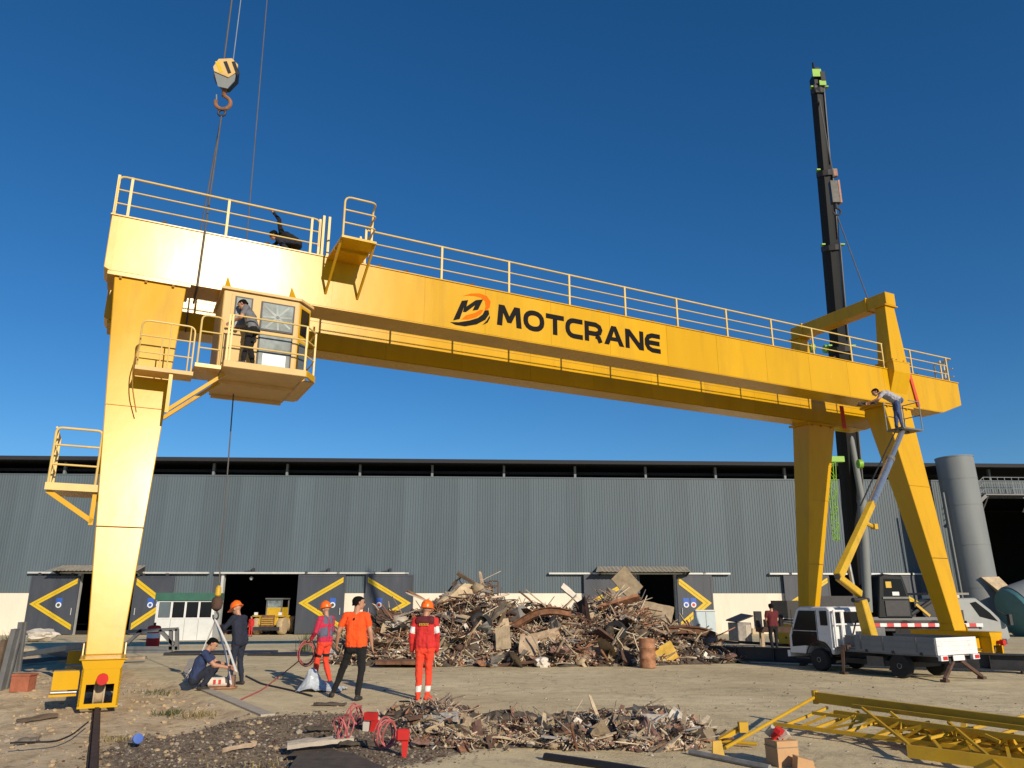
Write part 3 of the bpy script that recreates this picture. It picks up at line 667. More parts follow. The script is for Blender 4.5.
LET = {
 'M': ([([(.06, 0), (.16, .97), (.5, .28), (.84, .97), (.94, 0)], False)], .80),
 'O': (O_, .68),
 'T': ([([(0, .89), (1, .89)], False), ([(.5, .785), (.5, 0)], False)], .60),
 'C': ([(Cc[0], False)], .60),
 'R': ([([(.11, 0), (.11, .89), (.62, .89), (.82, .80), (.88, .66), (.82, .50), (.62, .42), (.23, .42)], False), ([(.62, .31), (.78, .24), (.88, 0)], False)], .62),
 'A': ([([(.04, 0), (.46, .93), (.54, .93), (.96, 0)], False), ([(.30, .26), (.70, .26)], False)], .70),
 'N': ([([(.11, 0), (.11, .95), (.89, .05), (.89, 1)], False)], .62),
 'E': ([([(.97, .89), (.45, .89), (.22, .80), (.11, .62), (.11, .38), (.22, .20), (.45, .11), (.97, .11)], False), ([(.225, .5), (.92, .5)], False)], .56)}
YF = 2.2-.0165; u = 8.40
half = [(0, 0), (.38, 1), (.5, 1), (.5, .74), (.40, .42), (.5, .42), (.5, .22), (.32, .22), (.235, 0)]
POLY = {'M': [[(0, 0), (.07, 1), (.30, 1), (.5, .50), (.70, 1), (.93, 1), (1, 0), (.79, 0), (.75, .62), (.58, .18), (.42, .18), (.25, .62), (.21, 0)]],
 'N': [[(0, 0), (0, 1), (.25, 1), (.78, .36), (.78, 1), (1, 1), (1, 0), (.75, 0), (.22, .64), (.22, 0)]],
 'A': [half, [(1-a, b) for a, b in half][::-1]]}
WD = dict(M=.80, O=.70, T=.62, C=.62, R=.64, A=.74, N=.70, E=.62)
for ch in 'MOTCRANE':
    w = WD[ch]*.95
    if ch in POLY:
        mb = MB()
        for pl in POLY[ch]: mb.prism([(u+a*w, YF, 8.93+b*.60) for a, b in pl], (0, .006, 0))
        mb.build('letter', 'logo_black', gf)
    else: letter(LET[ch][0], .145, u, 8.93, w, .60, gf, 'logo_black', YF)
    u += w+.055
def lp(x, y):                                # emblem points surveyed off the photo, in its own panel
    yy = y-.18*(x-40); return (7.03+(x-42)/185*1.2, YF, 8.77+(218-yy)/152.8)
def emblem(pts, m, d=0.0): MB().prism([tuple(Vector(lp(*p))-Vector((0, d, 0))) for p in pts], (0, .006, 0)).build('emblem', m, gf)
emblem([(55,212),(92,127),(120,124),(113,152),(155,124),(188,121),(166,166),(141,170),(152,146),(112,176),(98,176),(103,152),(84,206)], 'logo_black')
emblem([(98,106),(132,95),(172,94),(206,106),(223,131),(219,156),(206,170),(196,166),(202,148),(198,128),(180,113),(150,105),(122,104)], 'logo_orange')
emblem([(92,208),(112,190),(150,181),(178,166),(190,168),(180,184),(158,198),(124,208)], 'logo_orange')
emblem([(42,219),(80,220),(128,213),(166,202),(188,186),(196,170),(214,168),(217,186),(200,210),(160,230),(108,238),(66,231)], 'logo_black')
emblem([(186,234),(206,214),(219,192),(221,203),(210,223)], 'logo_black')

# ------------------------------------------------------------------ rails on the ground
def rail_track(u, name, lab):
    t = thing(name, lab, 'rail', (LX, LY, 0), CROT)
    for y0, y1 in ((-9, 0), (0, 9), (9, 17)):
        MB().bb(u-.06, u+.06, y0+.01, y1-.01, -.06, -.02).bb(u-.015, u+.015, y0+.01, y1-.01, -.02, .015).bb(u-.035, u+.035, y0+.01, y1-.01, .015, .045).build('rail_length', 'rust_dark', t)
    return t
rail_track(0, 'crane_rail', 'rusty crane rail running towards the viewer under the lone white-lit leg')
rail_track(SPAN, 'crane_rail', 'crane rail under the two splayed legs behind the small truck')
# ------------------------------------------------------------------ small truck with yellow lift arm (local x forward, y left)
TR = (9.69, 19.21, 0); TA = R(120)
tk = thing('lift_truck', 'small white flatbed truck carrying a yellow lifting arm', 'truck', TR, TA)
ct_, st_ = math.cos(TA), math.sin(TA)
def TL(p): p = Vector(p)-Vector(TR); return Vector((p.x*ct_+p.y*st_, -p.x*st_+p.y*ct_, p.z))   # world -> truck
# cab: side profile extruded, with real window recess
prof = [(1.78, .42), (1.78, 1.50), (1.86, 1.58), (2.72, 1.58), (2.86, 1.50), (3.10, .98), (3.16, .86), (3.17, .40), (2.62, .40), (2.60, .56), (2.46, .70), (2.24, .74), (2.02, .70), (1.88, .56), (1.86, .42)]
cb = MB().prism([(x, -.74, z) for x, z in prof], (0, 1.48, 0)).build('cab', 'white_paint', tk, bevel=.025)
for s in (1, -1):
    y = .742*s
    MB().prism([(2.24, y, .98), (2.24, y, 1.48), (2.76, y, 1.48), (3.0, y, .98)], (0, .008*s, 0)).build('side_window', 'glass_dark', cb)
    MB().prism([(2.24, y, .60), (2.24, y, .96), (3.0, y, .96), (3.06, y, .84), (3.06, y, .56), (2.66, y, .60)], (0, .006*s, 0)).build('cab_door', 'glass_dark' if s > 0 else 'white_paint', cb)  # near-side panel is dark in place of a shaded open doorway
    MB().bb(1.88, 2.10, min(y, y+.008*s), max(y, y+.008*s), 1.12, 1.48).build('quarter_window', 'glass_dark', cb)
    MB().bb(2.30, 2.42, min(y, y+.016*s), max(y, y+.016*s), .88, .905).build('door_handle', 'black', cb)
    MB().tube((2.98, y, 1.15), (3.22, y+.14*s, 1.2), .012).box((3.24, y+.16*s, 1.22), (.05, .12, .30)).build('mirror', 'black', cb)
    for xx in (2.10, 2.90): pass
MB().prism([(2.90, -.64, 1.46), (2.90, .64, 1.46), (3.125, .64, .98), (3.125, -.64, .98)], (.012, 0, .006)).build('windscreen', 'glass_dark', cb)
MB().bb(3.165, 3.25, -.74, .74, .30, .46).build('bumper', 'white_paint', cb)
for s in (1, -1): MB().bb(3.166, 3.19, s*.52-.12, s*.52+.12, .54, .68).build('headlight', 'glass_sky', cb)
# chassis, bed
for s in (1, -1): MB().bb(-.95, 3.0, s*.30-.04, s*.30+.04, .36, .48).build('chassis_rail', 'dark_steel', tk)
MB().bb(-.2, 1.7, -.6, .6, .24, .36).build('underframe', 'black', tk)
bed = MB().bb(-.95, 1.66, -.78, .78, .52, .58).build('bed', 'grey_steel', tk)
for s in (1, -1):
    m = MB().bb(-.95, 1.10, s*.775-.018, s*.775+.018, .56, .93)
    for z in (.66, .80): m.bb(-.93, 1.08, s*.775-.026, s*.775+.026, z, z+.02)
    m.build('side_board', 'zinc', bed)
    for xx in (-.6, .1, .8): MB().bb(xx-.03, xx+.03, s*.775-.032, s*.775+.032, .54, .60).build('hinge', 'dark_steel', bed)
m = MB().bb(-.985, -.952, -.78, .78, .56, .93)
for z in (.65, .75, .85): m.bb(-.995, -.95, -.74, .74, z, z+.018)
m.build('tailgate', 'white_paint', bed)
for s in (1, -1):
    MB().bb(-1.03, -.96, s*.62-.13, s*.62+.13, .44, .555).build('tail_lamp', 'white_paint', tk); MB().bb(-1.042, -1.032, s*.62-.10, s*.62+.06, .46, .535).build('lamp_lens', 'red_paint', tk)
MB().bb(-1.0, -.985, -.20, .24, .43, .545).build('number_plate', 'white_paint', tk)
MB().bb(1.15, 1.72, -.70, .70, .58, .62).build('deck_plate', 'grey_steel', tk)
# wheels
for x in (0.0, 2.24):
    for s in (1, -1):
        w = MB().lathe([(.16, -.09), (.25, -.09), (.275, -.06), (.275, .06), (.25, .09), (.16, .09)], 24, Matrix.Translation((x, s*.68, .275))@Matrix.Rotation(R(90), 4, 'X')).build('wheel', 'rubber', tk, smooth=True)
        MB().lathe([(.03, .06), (.05, .10), (.09, .07), (.15, .088), (.165, .07), (.165, -.05)], 18, Matrix.Translation((x, s*.68, .275))@Matrix.Rotation(R(-90*s), 4, 'X')).build('rim', 'scrap_grey', w, smooth=True)
    MB().tube((x, -.6, .275), (x, .6, .275), .05).build('axle', 'black', tk)
# small truck details: door gap lines, wheel arch lips, steps, lamps
for s in (1, -1):
    y = .7415*s; ya, yb_ = sorted((y, y+.004*s))
    for x in (2.215, 3.02): MB().bb(x-.006, x+.006, ya, yb_, .56, 1.5).build('door_gap', 'black', cb)
    MB().pipe([(2.24+.40*math.cos(R(a)), .745*s, .275+.43*math.sin(R(a))) for a in range(15, 170, 14)], .018, 5).build('wheel_arch', 'black', cb)
    MB().bb(2.5, 2.95, min(.66*s, .78*s), max(.66*s, .78*s), .28, .32).build('step', 'dark_steel', tk)
    MB().box((3.18, .66*s, .62), (.03, .10, .09)).build('indicator', 'logo_orange', cb)
    MB().prism([(.32, s*.78, .50), (-.36, s*.78, .50), (-.36, s*.60, .50), (.32, s*.60, .50)], (0, 0, .015)).build('mudguard', 'black', tk)
for y in (-.35, .35): MB().tube((3.10, y, .99), (3.0, y+.3, 1.2), .008).build('wiper', 'black', cb)
MB().bb(.5, .95, .42, .62, .22, .44).build('fuel_tank', 'scrap_grey', tk); MB().bb(.4, 1.0, -.62, -.42, .22, .46).build('battery_box', 'dark_steel', tk)
MB().box((1.74, 0, 1.3), (.02, 1.1, .3)).build('rear_window', 'glass_dark', cb)
for x in (-.5, .35, .95):
    for s in (1, -1): MB().bb(x-.02, x+.02, s*.795-.012, s*.795+.012, .60, .92).build('side_stake', 'grey_steel', bed)
# outriggers
for x, y in ((1.42, .86), (1.42, -.86), (-.98, .62), (-.98, -.62)):
    sy = 1 if y > 0 else -1
    if x > 0: MB().beam((x, sy*.5, .62), (x, y, .60), .12, .12).beam((x, y, .66), (x-.05, y+sy*.12, .05), .08, .09, w1=.05, h1=.05).box((x-.05, y+sy*.12, .025), (.15, .15, .05)).build('outrigger', 'rust_dark', tk)
    else: MB().beam((x+.06, sy*.15, .42), (x-.04, y+sy*.1, .06), .07, .07).box((x-.04, y+sy*.1, .03), (.14, .14, .06)).build('outrigger', 'rust_dark', tk)
# headboard rack and hydraulics behind the cab
rack = MB()
for y in (.70, .42, .36, -.5): rack.tube((1.70, y, .62), (1.70, y, 1.5), .03)
rack.tube((1.70, -.6, 1.48), (1.70, .7, 1.48), .03).tube((1.70, -.6, 1.15), (1.70, .7, 1.15), .025); rack.build('headboard_rack', 'white_paint', tk)
MB().box((1.35, .45, .76), (.35, .3, .28)).box((1.36, -.4, .85), (.3, .4, .45)).build('hydraulic_unit', 'grey_steel', tk)
MB().pipe([(1.5, .3, .9), (1.45, .2, 1.2), (1.3, .1, 1.35), (1.2, .05, 1.2)], .02).build('hydraulic_hose', 'black', tk)
# arm
tur = TL(Vector((9.09, 20.25, 0))); tx, ty = tur.x, tur.y
P1 = TL(D(860, 596, 20.2)); P2 = TL(D(838, 577, 19.7)); P3 = TL(D(872, 503, 21.6)); P4 = TL(D(903, 429, 24.2))
MB().lathe([(.30, .60), (.30, .70), (.24, .72), (.24, .78)], 20, Matrix.Translation((tx, ty, 0))).build('turntable', 'yellow_machine', tk)
MB().beam((tx, ty, .74), (P1.x, P1.y, P1.z-.1), .26, .30, up=(1,0,0), w1=.22, h1=.26).build('turret', 'yellow_machine', tk, bevel=.02)
MB().beam(P1+Vector((0,0,.05)), P2, .17, .18, w1=.16, h1=.17).build('lower_arm', 'yellow_machine', tk, bevel=.02)
MB().tube(P1+Vector((0,.3,-.1)), P1+Vector((0,-.3,-.1)), .06).build('pivot_pin', 'dark_steel', tk); MB().tube(P2+Vector((-.1,.16,0)), P2+Vector((.1,-.16,0)), .07).build('pivot_pin', 'dark_steel', tk)
ma = MB().beam(P2, P3, .19, .23, w1=.17, h1=.19).build('main_arm', 'yellow_machine', tk, bevel=.02)
q = P2.lerp(P3, .72)
MB().tube(q, q+Vector((-.1, -.25, -.12)), .06).box(q+Vector((-.12, -.28, -.12)), (.14, .14, .14)).build('valve_block', 'yellow_machine', ma)
MB().tube(P3-(P3-P2)*.02, P3.lerp(P4, .55), .115, n=14).tube(P3.lerp(P4, .55), P4, .085, n=14).build('telescopic_arm', 'chrome', tk, smooth=True)
MB().tube(P3.lerp(P4, .53), P3.lerp(P4, .57), .13, n=14).build('arm_collar', 'grey_steel', tk, smooth=True)
MB().pipe([P2.lerp(P3, .9)+Vector((.1, .2, .12)), P3.lerp(P4, .3)+Vector((.1, .2, .1)), P4+Vector((.1, .1, .1))], .02).build('cable', 'black', tk)
MB().tube(P1+Vector((.1, 0, -.4)), P2.lerp(P3, .25), .05).tube(P2.lerp(P3, .12), P2.lerp(P3, .25), .07).build('lift_ram', 'chrome', tk)
# basket (world-aligned with the crane face)
BK = D(908, 431, 24.4)
bk = MB(); Bt = TL(BK)
MR = Matrix.Rotation(-TA+R(27), 3, 'Z')
def BL(x, y, z): return Bt+MR@Vector((x, y, z))
bsk = MB().box(BL(-.15, 0, 0), (.95, .62, .05), MR).build('basket_floor', 'grey_steel', tk)
cr = [BL(*p) for p in ((-.62, -.3, 0), (.32, -.3, 0), (.32, .3, 0), (-.62, .3, 0))]
for i in range(4):
    MB().tube(cr[i], cr[i]+Vector((0,0,.95)), .018).build('basket_post', 'zinc', bsk)
    if i in (1, 2, 0):
        a, b_ = cr[i], cr[(i+1) % 4]
        for z in (.5, .95):
            if i == 0 and z > .9: a2, b2 = a.lerp(b_, .45), b_
            else: a2, b2 = a, b_
            if i != 0 or z > .9: MB().tube(a2+Vector((0,0,z)), b2+Vector((0,0,z)), .016).build('basket_rail', 'zinc', bsk)
MB().beam(P4, Bt+Vector((0,0,-.03)), .1, .1).build('basket_bracket', 'dark_steel', tk)

# ------------------------------------------------------------------ mobile crane standing behind the gantry
MC = Vector((15.4, 36.2, gzf(36.2))); mc = thing('mobile_crane', 'mobile crane with long black telescopic boom raised behind the gantry legs', 'mobile crane', MC, 0)
def ML(p): return Vector(p)-MC
TIP = ML((13.95, 29.6, 25.4)); BASE = ML((16.2, 36.6, 2.0)); bd = (TIP-BASE)
def bp_(t): return BASE+bd*t
secs = [(0, .47, .46), (.47, .66, .375), (.66, .80, .315), (.80, .955, .265)]
for t0, t1, r_ in secs:
    d = bd.normalized(); x, y = _ortho(d); n = 10; vs = []
    for t in (t0, t1):
        for i in range(n):
            a = 2*math.pi*i/n+.2; k = .88 if i % 2 else 1
            vs.append(bp_(t)+x*math.cos(a)*r_*k*.95+y*math.sin(a)*r_*k*1.15)
    MB().add(vs, [tuple(range(n-1,-1,-1)), tuple(range(n, 2*n))]+[(i, (i+1)%n, n+(i+1)%n, n+i) for i in range(n)]).build('boom_section', 'boom', mc)
    MB().tube(bp_(t1)-d*.22, bp_(t1)+d*.02, r_*1.16, n=10).build('boom_collar', 'dark_steel', mc)
    MB().tube(bp_(t0+.01)+Vector((r_*.75, -r_*.9, 0)), bp_(t1)+Vector((r_*.75, -r_*.9, 0)), .03, n=5).build('hose_line', 'grey_steel', mc)
    MB().box(bp_(t1)+Vector((-r_*1.1, -.1, .02)), (.16, .2, .06)).build('boom_lug', 'lime', mc); MB().box(bp_(t1)+Vector((r_*1.2, -.1, .02)), (.22, .2, .05)).build('boom_lug', 'lime', mc)
hd = bp_(.95)
MB().box(hd+Vector((0, 0, .3)), (.40, .5, 1.0)).box(hd+Vector((.15, -.25, .55)), (.2, .3, .5)).build('boom_head', 'boom', mc); MB().box(hd+Vector((-.1, -.36, .75)), (.4, .04, .4)).box(hd+Vector((.1, -.38, .2)), (.3, .04, .25)).build('head_plate', 'lime', mc)
MB().box(hd+Vector((0, -.1, .9)), (.2, .3, .5)).build('sheave_block', 'boom', mc); MB().tube(hd+Vector((-.25, -.1, .1)), hd+Vector((.25, -.1, .1)), .2, n=14).build('sheave', 'dark_steel', mc, smooth=True); MB().tube(hd+Vector((-.1, -.1, 1.0)), hd+Vector((-.1, -.1, 1.5)), .05).build('lamp_mast', 'boom', mc)
MB().box(bp_(.80)+Vector((.36, -.2, -.2)), (.18, .2, .35)).build('anemometer_box', 'scrap_pink', mc)
# luffing ram, jib lattice, winch gear
MB().tube(ML(D(868, 612, 35.0)), ML(D(862, 500, 34.6)), .20, n=14).tube(ML(D(862, 500, 34.6)), bp_(.36), .14, n=14).build('luffing_ram', 'zinc', mc, smooth=True)
ja, jb = ML(D(831, 462, 34)), ML(D(836, 541, 34.6))
jib = MB()
for dx_ in (-.2, .2):
    for dy_ in (-.2, .2): jib.tube(ja+Vector((dx_*.7, dy_*.7, 0)), jb+Vector((dx_*.5, dy_*.5, 0)), .022)
for i in range(10):
    a, b_ = ja.lerp(jb, i/10), ja.lerp(jb, (i+1)/10); s = 1 if i % 2 else -1
    jib.tube(a+Vector((-.13*s, -.13, 0)), b_+Vector((.13*s, -.13, 0)), .014).tube(a+Vector((-.13*s, .13, 0)), b_+Vector((.13*s, .13, 0)), .014)
jib.build('jib_lattice', 'lime', mc); MB().box(ja+Vector((.25, .2, .15)), (.8, .3, .25)).build('jib_hinge', 'lime', mc)
for px_, py_ in ((860, 464), (812, 348), (826, 349)): MB().tube(ML(D(px_-2, py_, 33.5)), ML(D(px_+2, py_, 33.5)), .2, n=14).build('hose_reel', 'lime', mc, smooth=True)
# carrier
CZ = 1.05
MB().bb(-3.6, 4.6, -1.2, 1.2, .62, CZ).build('carrier_deck', 'dark_steel', mc)
for i in range(26):
    x = -2.6+.30*i; MB().bb(x, x+.295, -1.36, -1.30, .80, .95).build('marker_plate', 'white_paint' if i % 2 else 'red_sign', mc)
for x in (-2.6, -1.3, 1.9, 3.2):
    for s in (1, -1):
        w = MB().lathe([(.3, -.16), (.5, -.16), (.54, -.1), (.54, .1), (.5, .16), (.3, .16)], 22, Matrix.Translation((x, s*1.05, .54))@Matrix.Rotation(R(90), 4, 'X')).build('wheel', 'rubber', mc, smooth=True)
        MB().lathe([(.1, .0), (.28, .05), (.3, .1), (.3, -.1)], 16, Matrix.Translation((x, s*1.12, .54))@Matrix.Rotation(R(-90*s), 4, 'X')).build('rim', 'grey_steel', w, smooth=True)
pr = [(3.9, .35), (3.75, 1.0), (3.8, 1.98), (5.15, 2.02), (5.75, 1.50), (6.35, .85), (6.42, .30), (6.2, .18), (4.9, .18)]
dc = MB().prism([(x, -1.2, z) for x, z in pr], (0, 2.3, 0)).build('driving_cab', 'grey_cab', mc, bevel=.05)
MB().prism([(4.85, -1.208, 1.80), (5.12, -1.208, 1.86), (5.66, -1.208, 1.40), (5.98, -1.208, 1.02), (5.20, -1.208, 1.22)], (0, .01, 0)).build('side_window', 'glass_dark', dc)
MB().prism([(5.25, -1.1, 1.97), (5.25, 1.0, 1.97), (6.30, 1.0, .93), (6.30, -1.1, .93)], (.015, 0, .02)).build('windscreen', 'glass_dark', dc)
MB().bb(3.92, 4.25, -1.23, -1.19, 1.15, 1.62).build('lime_panel', 'lime', dc); MB().bb(4.26, 4.5, -1.225, -1.19, 1.0, 1.5).build('side_vent', 'dark_steel', dc)
MB().bb(5.1, 5.2, -1.22, -1.19, .70, .95).build('door_handle', 'black', dc); MB().bb(4.7, 6.2, -1.24, .9, .08, .30).build('bumper', 'dark_steel', dc)
MB().tube((6.0, -1.2, 1.5), (6.35, -1.45, 1.2), .03).box((6.35, -1.45, 1.1), (.12, .2, .45)).build('mirror', 'black', dc)
MB().bb(3.2, 5.0, -1.0, .9, 2.15, 2.24).build('cab_visor_roof', 'scrap_grey', dc)
# superstructure: operator cab, engine house, counterweight
oc = MB().prism([(.75, -1.15, 1.15), (1.0, -1.15, 2.95), (1.25, -1.15, 3.05), (2.05, -1.15, 2.98), (2.25, -1.15, 2.1), (2.3, -1.15, 1.15)], (0, 1.2, 0)).build('slewing_cab', 'boom', mc, bevel=.05)
MB().prism([(1.12, -1.16, 2.1), (1.2, -1.16, 2.85), (1.98, -1.16, 2.82), (2.12, -1.16, 2.1)], (0, .012, 0)).build('cab_window', 'glass_dark', oc)
MB().bb(1.05, 2.2, -1.20, -1.16, 1.98, 2.06).build('cab_sill', 'grey_steel', oc); MB().bb(1.12, 2.16, -1.19, -1.16, 1.25, 1.9).build('cab_door', 'dark_steel', oc)
MB().bb(1.25, 1.5, -1.18, -1.165, 2.45, 2.72).build('sticker', 'yellow_machine', oc); MB().bb(1.5, 1.8, -1.18, -1.165, 2.12, 2.28).build('paper', 'white_paint', oc)
MB().bb(-1.6, .5, -.9, .9, 1.2, 2.1).build('engine_house', 'dark_steel', mc); MB().bb(-3.2, -1.65, -1.1, 1.1, 1.15, 1.9).build('counterweight', 'black', mc)
MB().bb(-1.0, 4.0, -1.1, .9, 1.06, 1.2).build('deck_box', 'grey_steel', mc)
MB().tube((2.3, -1.0, 1.3), (3.3, -1.0, 1.9), .09).box((3.0, -.4, 1.5), (.9, 1.0, .7)).tube((2.6, -.9, 1.35), (2.6, -.2, 1.35), .28, n=14).build('winch', 'dark_steel', mc)
MB().beam((2.5, -1.1, 1.75), (3.05, -1.1, 1.25), .1, .1).build('hose_guide', 'yellow_machine', mc)

# rope slings of the mobile crane
def rope(name, label, pts, r, m='rope', n=6, group=None):
    return tag(MB().pipe(pts, r, n).build(name, m), label, 'rope' if 'rope' in name else 'sling', group)
HK = D(836, 205, 29.4)
hb2 = thing('hook_block', 'small red and black hook block hanging beside the black boom', 'hook block', HK); hb2.scale = (.8, .8, .8)
MB().box((0, 0, .75), (.42, .3, 1.3)).build('cheek_plate', 'black', hb2); MB().box((.24, 0, .75), (.10, .34, 1.35)).build('side_plate', 'scrap_pink', hb2)
MB().tube((0, 0, .1), (0, 0, -.2), .07).pipe(arc((0, 0, -.4), .2, 90, -170, 10, (1,0,0), (0,0,1)), .055).build('hook', 'dark_steel', hb2)
tipw = hd+MC+Vector((0, 0, .2))
rope('hoist_rope', 'hoist rope dropping from boom tip to the red and black hook block', [tipw, HK+Vector((.05, 0, 1.35))], .028)
for (u, v), nm in (((PU, 2.9), 'front'), ((PU, 4.1), 'middle')):
    e = CW(u, v, 12.94); rope('lifting_sling', 'thin lifting sling from hook block to %s of the portal beam' % nm, [HK+Vector((0, 0, -.55)), e], .022)
for (u, v, z), pxx, lab in (((25.55, 2.16, 9.8), 0, 'red sling wrapped round front girder beside the basket worker'), ((24.55, 4.5, 8.9), 1, 'red sling between the girders above the black boom')):
    a = CW(u, v, z+.15); b_ = CW(u+(.25 if not pxx else 0), v-.02, z-(1.15 if not pxx else .75))
    tag(MB().beam(a, b_, .03, .14 if not pxx else .20, up=(cg, sg, 0)).build('lifting_sling', 'sling_red'), lab, 'sling')

# ------------------------------------------------------------------ left hoist: hook block and ropes from a crane above the frame
HB = D(223, 103, 18.2)
hb = thing('hook_block', 'yellow and black striped crane hook block hanging above the girder end', 'hook block', HB, R(8))
ob = [(-.30, .98), (-.19, 1.24), (.14, 1.30), (.31, 1.12), (.31, .78), (.10, .46), (-.06, .46), (-.30, .72)]
MB().prism([(x, -.15, z) for x, z in ob], (0, .3, 0)).build('cheek_plate', 'black', hb)
st8 = [(-.32, 1.0), (-.20, 1.27), (.15, 1.33), (.33, 1.14), (.32, .90), (.12, .70), (-.28, .86)]
fp = MB().prism([(x, -.20, z) for x, z in st8], (0, .045, 0)).build('face_plate', 'cream_paint', hb)
for k in range(3):
    o_ = -.24+.22*k
    MB().prism([(o_-.045, -.206, 1.17+.02*k), (o_+.045, -.206, 1.20+.02*k), (o_+.20, -.206, .86-.01*k), (o_+.12, -.206, .82-.01*k)], (0, .005, 0)).build('hazard_stripe', 'black' if k else 'yellow_stripe', fp)
MB().prism([(-.30, -.17, .88), (.12, -.17, .71), (.30, -.17, .88), (.28, -.17, .62), (.12, -.17, .36), (-.14, -.17, .40)], (0, .03, 0)).build('lower_plate', 'zinc', hb)
for s in (-.12, .12): MB().tube((s, -.03, .95), (s, .03, .95), .2, n=16).build('sheave', 'dark_steel', hb, smooth=True)
MB().tube((0, 0, .46), (0, 0, .22), .07, .06, n=10).pipe([(0,0,.24)]+arc((0, 0, .0), .20, 60, -200, 14, (1,0,0), (0,0,1)), .055, 8).build('hook', 'rust', hb, smooth=True)
MB().pipe([(-.18, 0, .06), (-.2, 0, .25)], .02).build('hook_latch', 'zinc', hb)
for s, nm in ((-.12, 'first'), (.14, 'second')): rope('hoist_rope', '%s hoist rope rising from striped hook block out of view' % ('darker' if s < 0 else 'paler'), [HB+Vector((s, 0, 1.1)), HB+Vector((s+.05, .1, 16))], .024 if s < 0 else .014, 'rope' if s < 0 else 'rope_pale')
sh_ = MB().pipe(arc(HB+Vector((0, 0, -.32)), .10, 0, 360, 12, (1,0,0), (0,0,1))[:-1], .03, closed=True).build('shackle', 'dark_steel'); tag(sh_, 'dark shackle hanging from the striped block hook', 'shackle')
S0 = HB+Vector((0, 0, -.42)); S1 = CW(.88, 2.12, ZT+.05); S2 = CW(.86, 2.10, ZBt-.06); S3 = CW(.88, 3.2, ZBt-.08)
rope('wire_sling', 'grey wire sling from striped hook block round the front girder end', [S0, S1, S2, S3], .022, 'rope')
rope('wire_sling', 'wire sling from striped hook block down behind the front girder to rear girder', [S0, CW(.9, 5.55, ZT+.1), CW(.9, 5.56, ZBt-.05)], .02, 'rope')
LB = Vector((-6.47, 17.35, 1.62))
rope('winch_rope', 'long thin rope hanging past the cab to the yellow hook ball', [LB+Vector((0, 0, .5)), D(233, 400, 17.2), D(250, 200, 17.5), D(284, -200, 18.0)], .015, 'rope')

# ------------------------------------------------------------------ wheel loader in the doorway
wl = thing('wheel_loader', 'yellow wheel loader parked in the dark warehouse doorway', 'loader', GG(269, 636), R(-6)); wl.location = (D(269, 636, 73.0).x, 73.0, -DROP); wl.scale = (1.2,)*3
MB().bb(-.75, .75, -.4, 2.4, .7, 1.35).build('body', 'yellow_machine', wl, bevel=.05)
MB().bb(-.5, .5, -.55, -.35, .62, 1.45).build('radiator_grille', 'rust', wl)
for z in (.75, .9, 1.05, 1.2): MB().bb(-.46, .46, -.58, -.551, z, z+.05).build('grille_bar', 'yellow_machine', wl)
cb_ = MB().bb(-.55, .62, .5, 1.9, 1.35, 2.0).build('cab', 'yellow_machine', wl)
for x in (-.58, .62):
    for y in (.5, 1.85): MB().bb(x-.04, x+.04, y-.04, y+.04, 1.4, 2.62).build('cab_post', 'grey_steel', cb_)
MB().bb(-.68, .72, .35, 2.0, 2.6, 2.70).build('cab_roof', 'grey_steel', cb_); MB().bb(-.53, .57, .52, .54, 1.95, 2.6).build('cab_window', 'glass_dusty', cb_)
for s in (-1, 1):
    for y in (.1, 2.2):
        w = MB().lathe([(.3, -.24), (.62, -.22), (.68, -.12), (.68, .12), (.62, .22), (.3, .24)], 22, Matrix.Translation((s*.95, y, .68))@Matrix.Rotation(R(90), 4, 'Y')).build('wheel', 'dirt_clod', wl, smooth=True)
    MB().bb(s*.95-.3, s*.95+.3, -.5, .75, 1.34, 1.42).build('mudguard', 'yellow_machine', wl); MB().box((s*.95, -.5, 1.55), (.25, .12, .2)).build('headlight', 'white_paint', wl)
MB().bb(-1.0, 1.0, -.75, -.55, .35, .6).build('counterweight', 'dark_steel', wl)

# ------------------------------------------------------------------ white and green kiosk
kk = thing('site_kiosk', 'small white site office with dark green roof edge and four windows', 'kiosk', GG(182, 641), R(12)); q_ = GG(183, 641).y/36.4; kk.scale = (q_*.78, q_*.9, q_*.95)
MB().bb(-1.62, 1.62, 0, 2.2, .02, 1.86).build('body', 'white_panel', kk); MB().bb(-1.72, 1.72, -.12, 2.3, 1.86, 2.22).build('roof', 'green_roof', kk)
for i in range(4):
    x0 = -1.52+.76*i; f_ = MB().bb(x0, x0+.75, -.03, -.002, 1.02, 1.84).build('window', 'white_paint', kk); MB().bb(x0+.05, x0+.70, -.036, -.031, 1.07, 1.80).build('pane', 'glass_sky' if i < 1 else 'glass_dark', f_)
for x in (-.76, .02, .78): MB().bb(x-.008, x+.008, -.006, -.001, .05, .98).build('panel_seam', 'grey_steel', kk)

# ------------------------------------------------------------------ grey silo, dark drum, cabinets
b0 = Vector((24.72, 41.6, 0))
si = thing('steel_silo', 'tall grey sheet steel cylinder standing against the warehouse end', 'silo', b0); si.rotation_euler = (0, R(-1.6), 0)
for i, (z0, z1) in enumerate(((0, 2.4), (2.4, 4.6), (4.6, 6.7), (6.7, 8.1), (8.1, 9.3))):
    MB().lathe([(.94, z0), (.94, z1-.03), (.955, z1-.03), (.955, z1)], 40).build('ring_section', 'zinc', si, smooth=True)
MB().lathe([(.91, 9.301), (.91, 9.34), (.96, 9.34), (.96, 9.30)], 40).build('rim', 'zinc', si)
MB().tube((-1.1, -.3, .4), (-1.1, -.3, 7.4), .05).build('pipe', 'zinc', si)
MB().prism([(-.35, -1.05, 2.9), (.55, -1.05, 2.9), (1.35, -1.7, 1.5), (.75, -1.7, 1.5)], (.1, .5, 0)).build('chute', 'scrap_tan', si)
far(si)
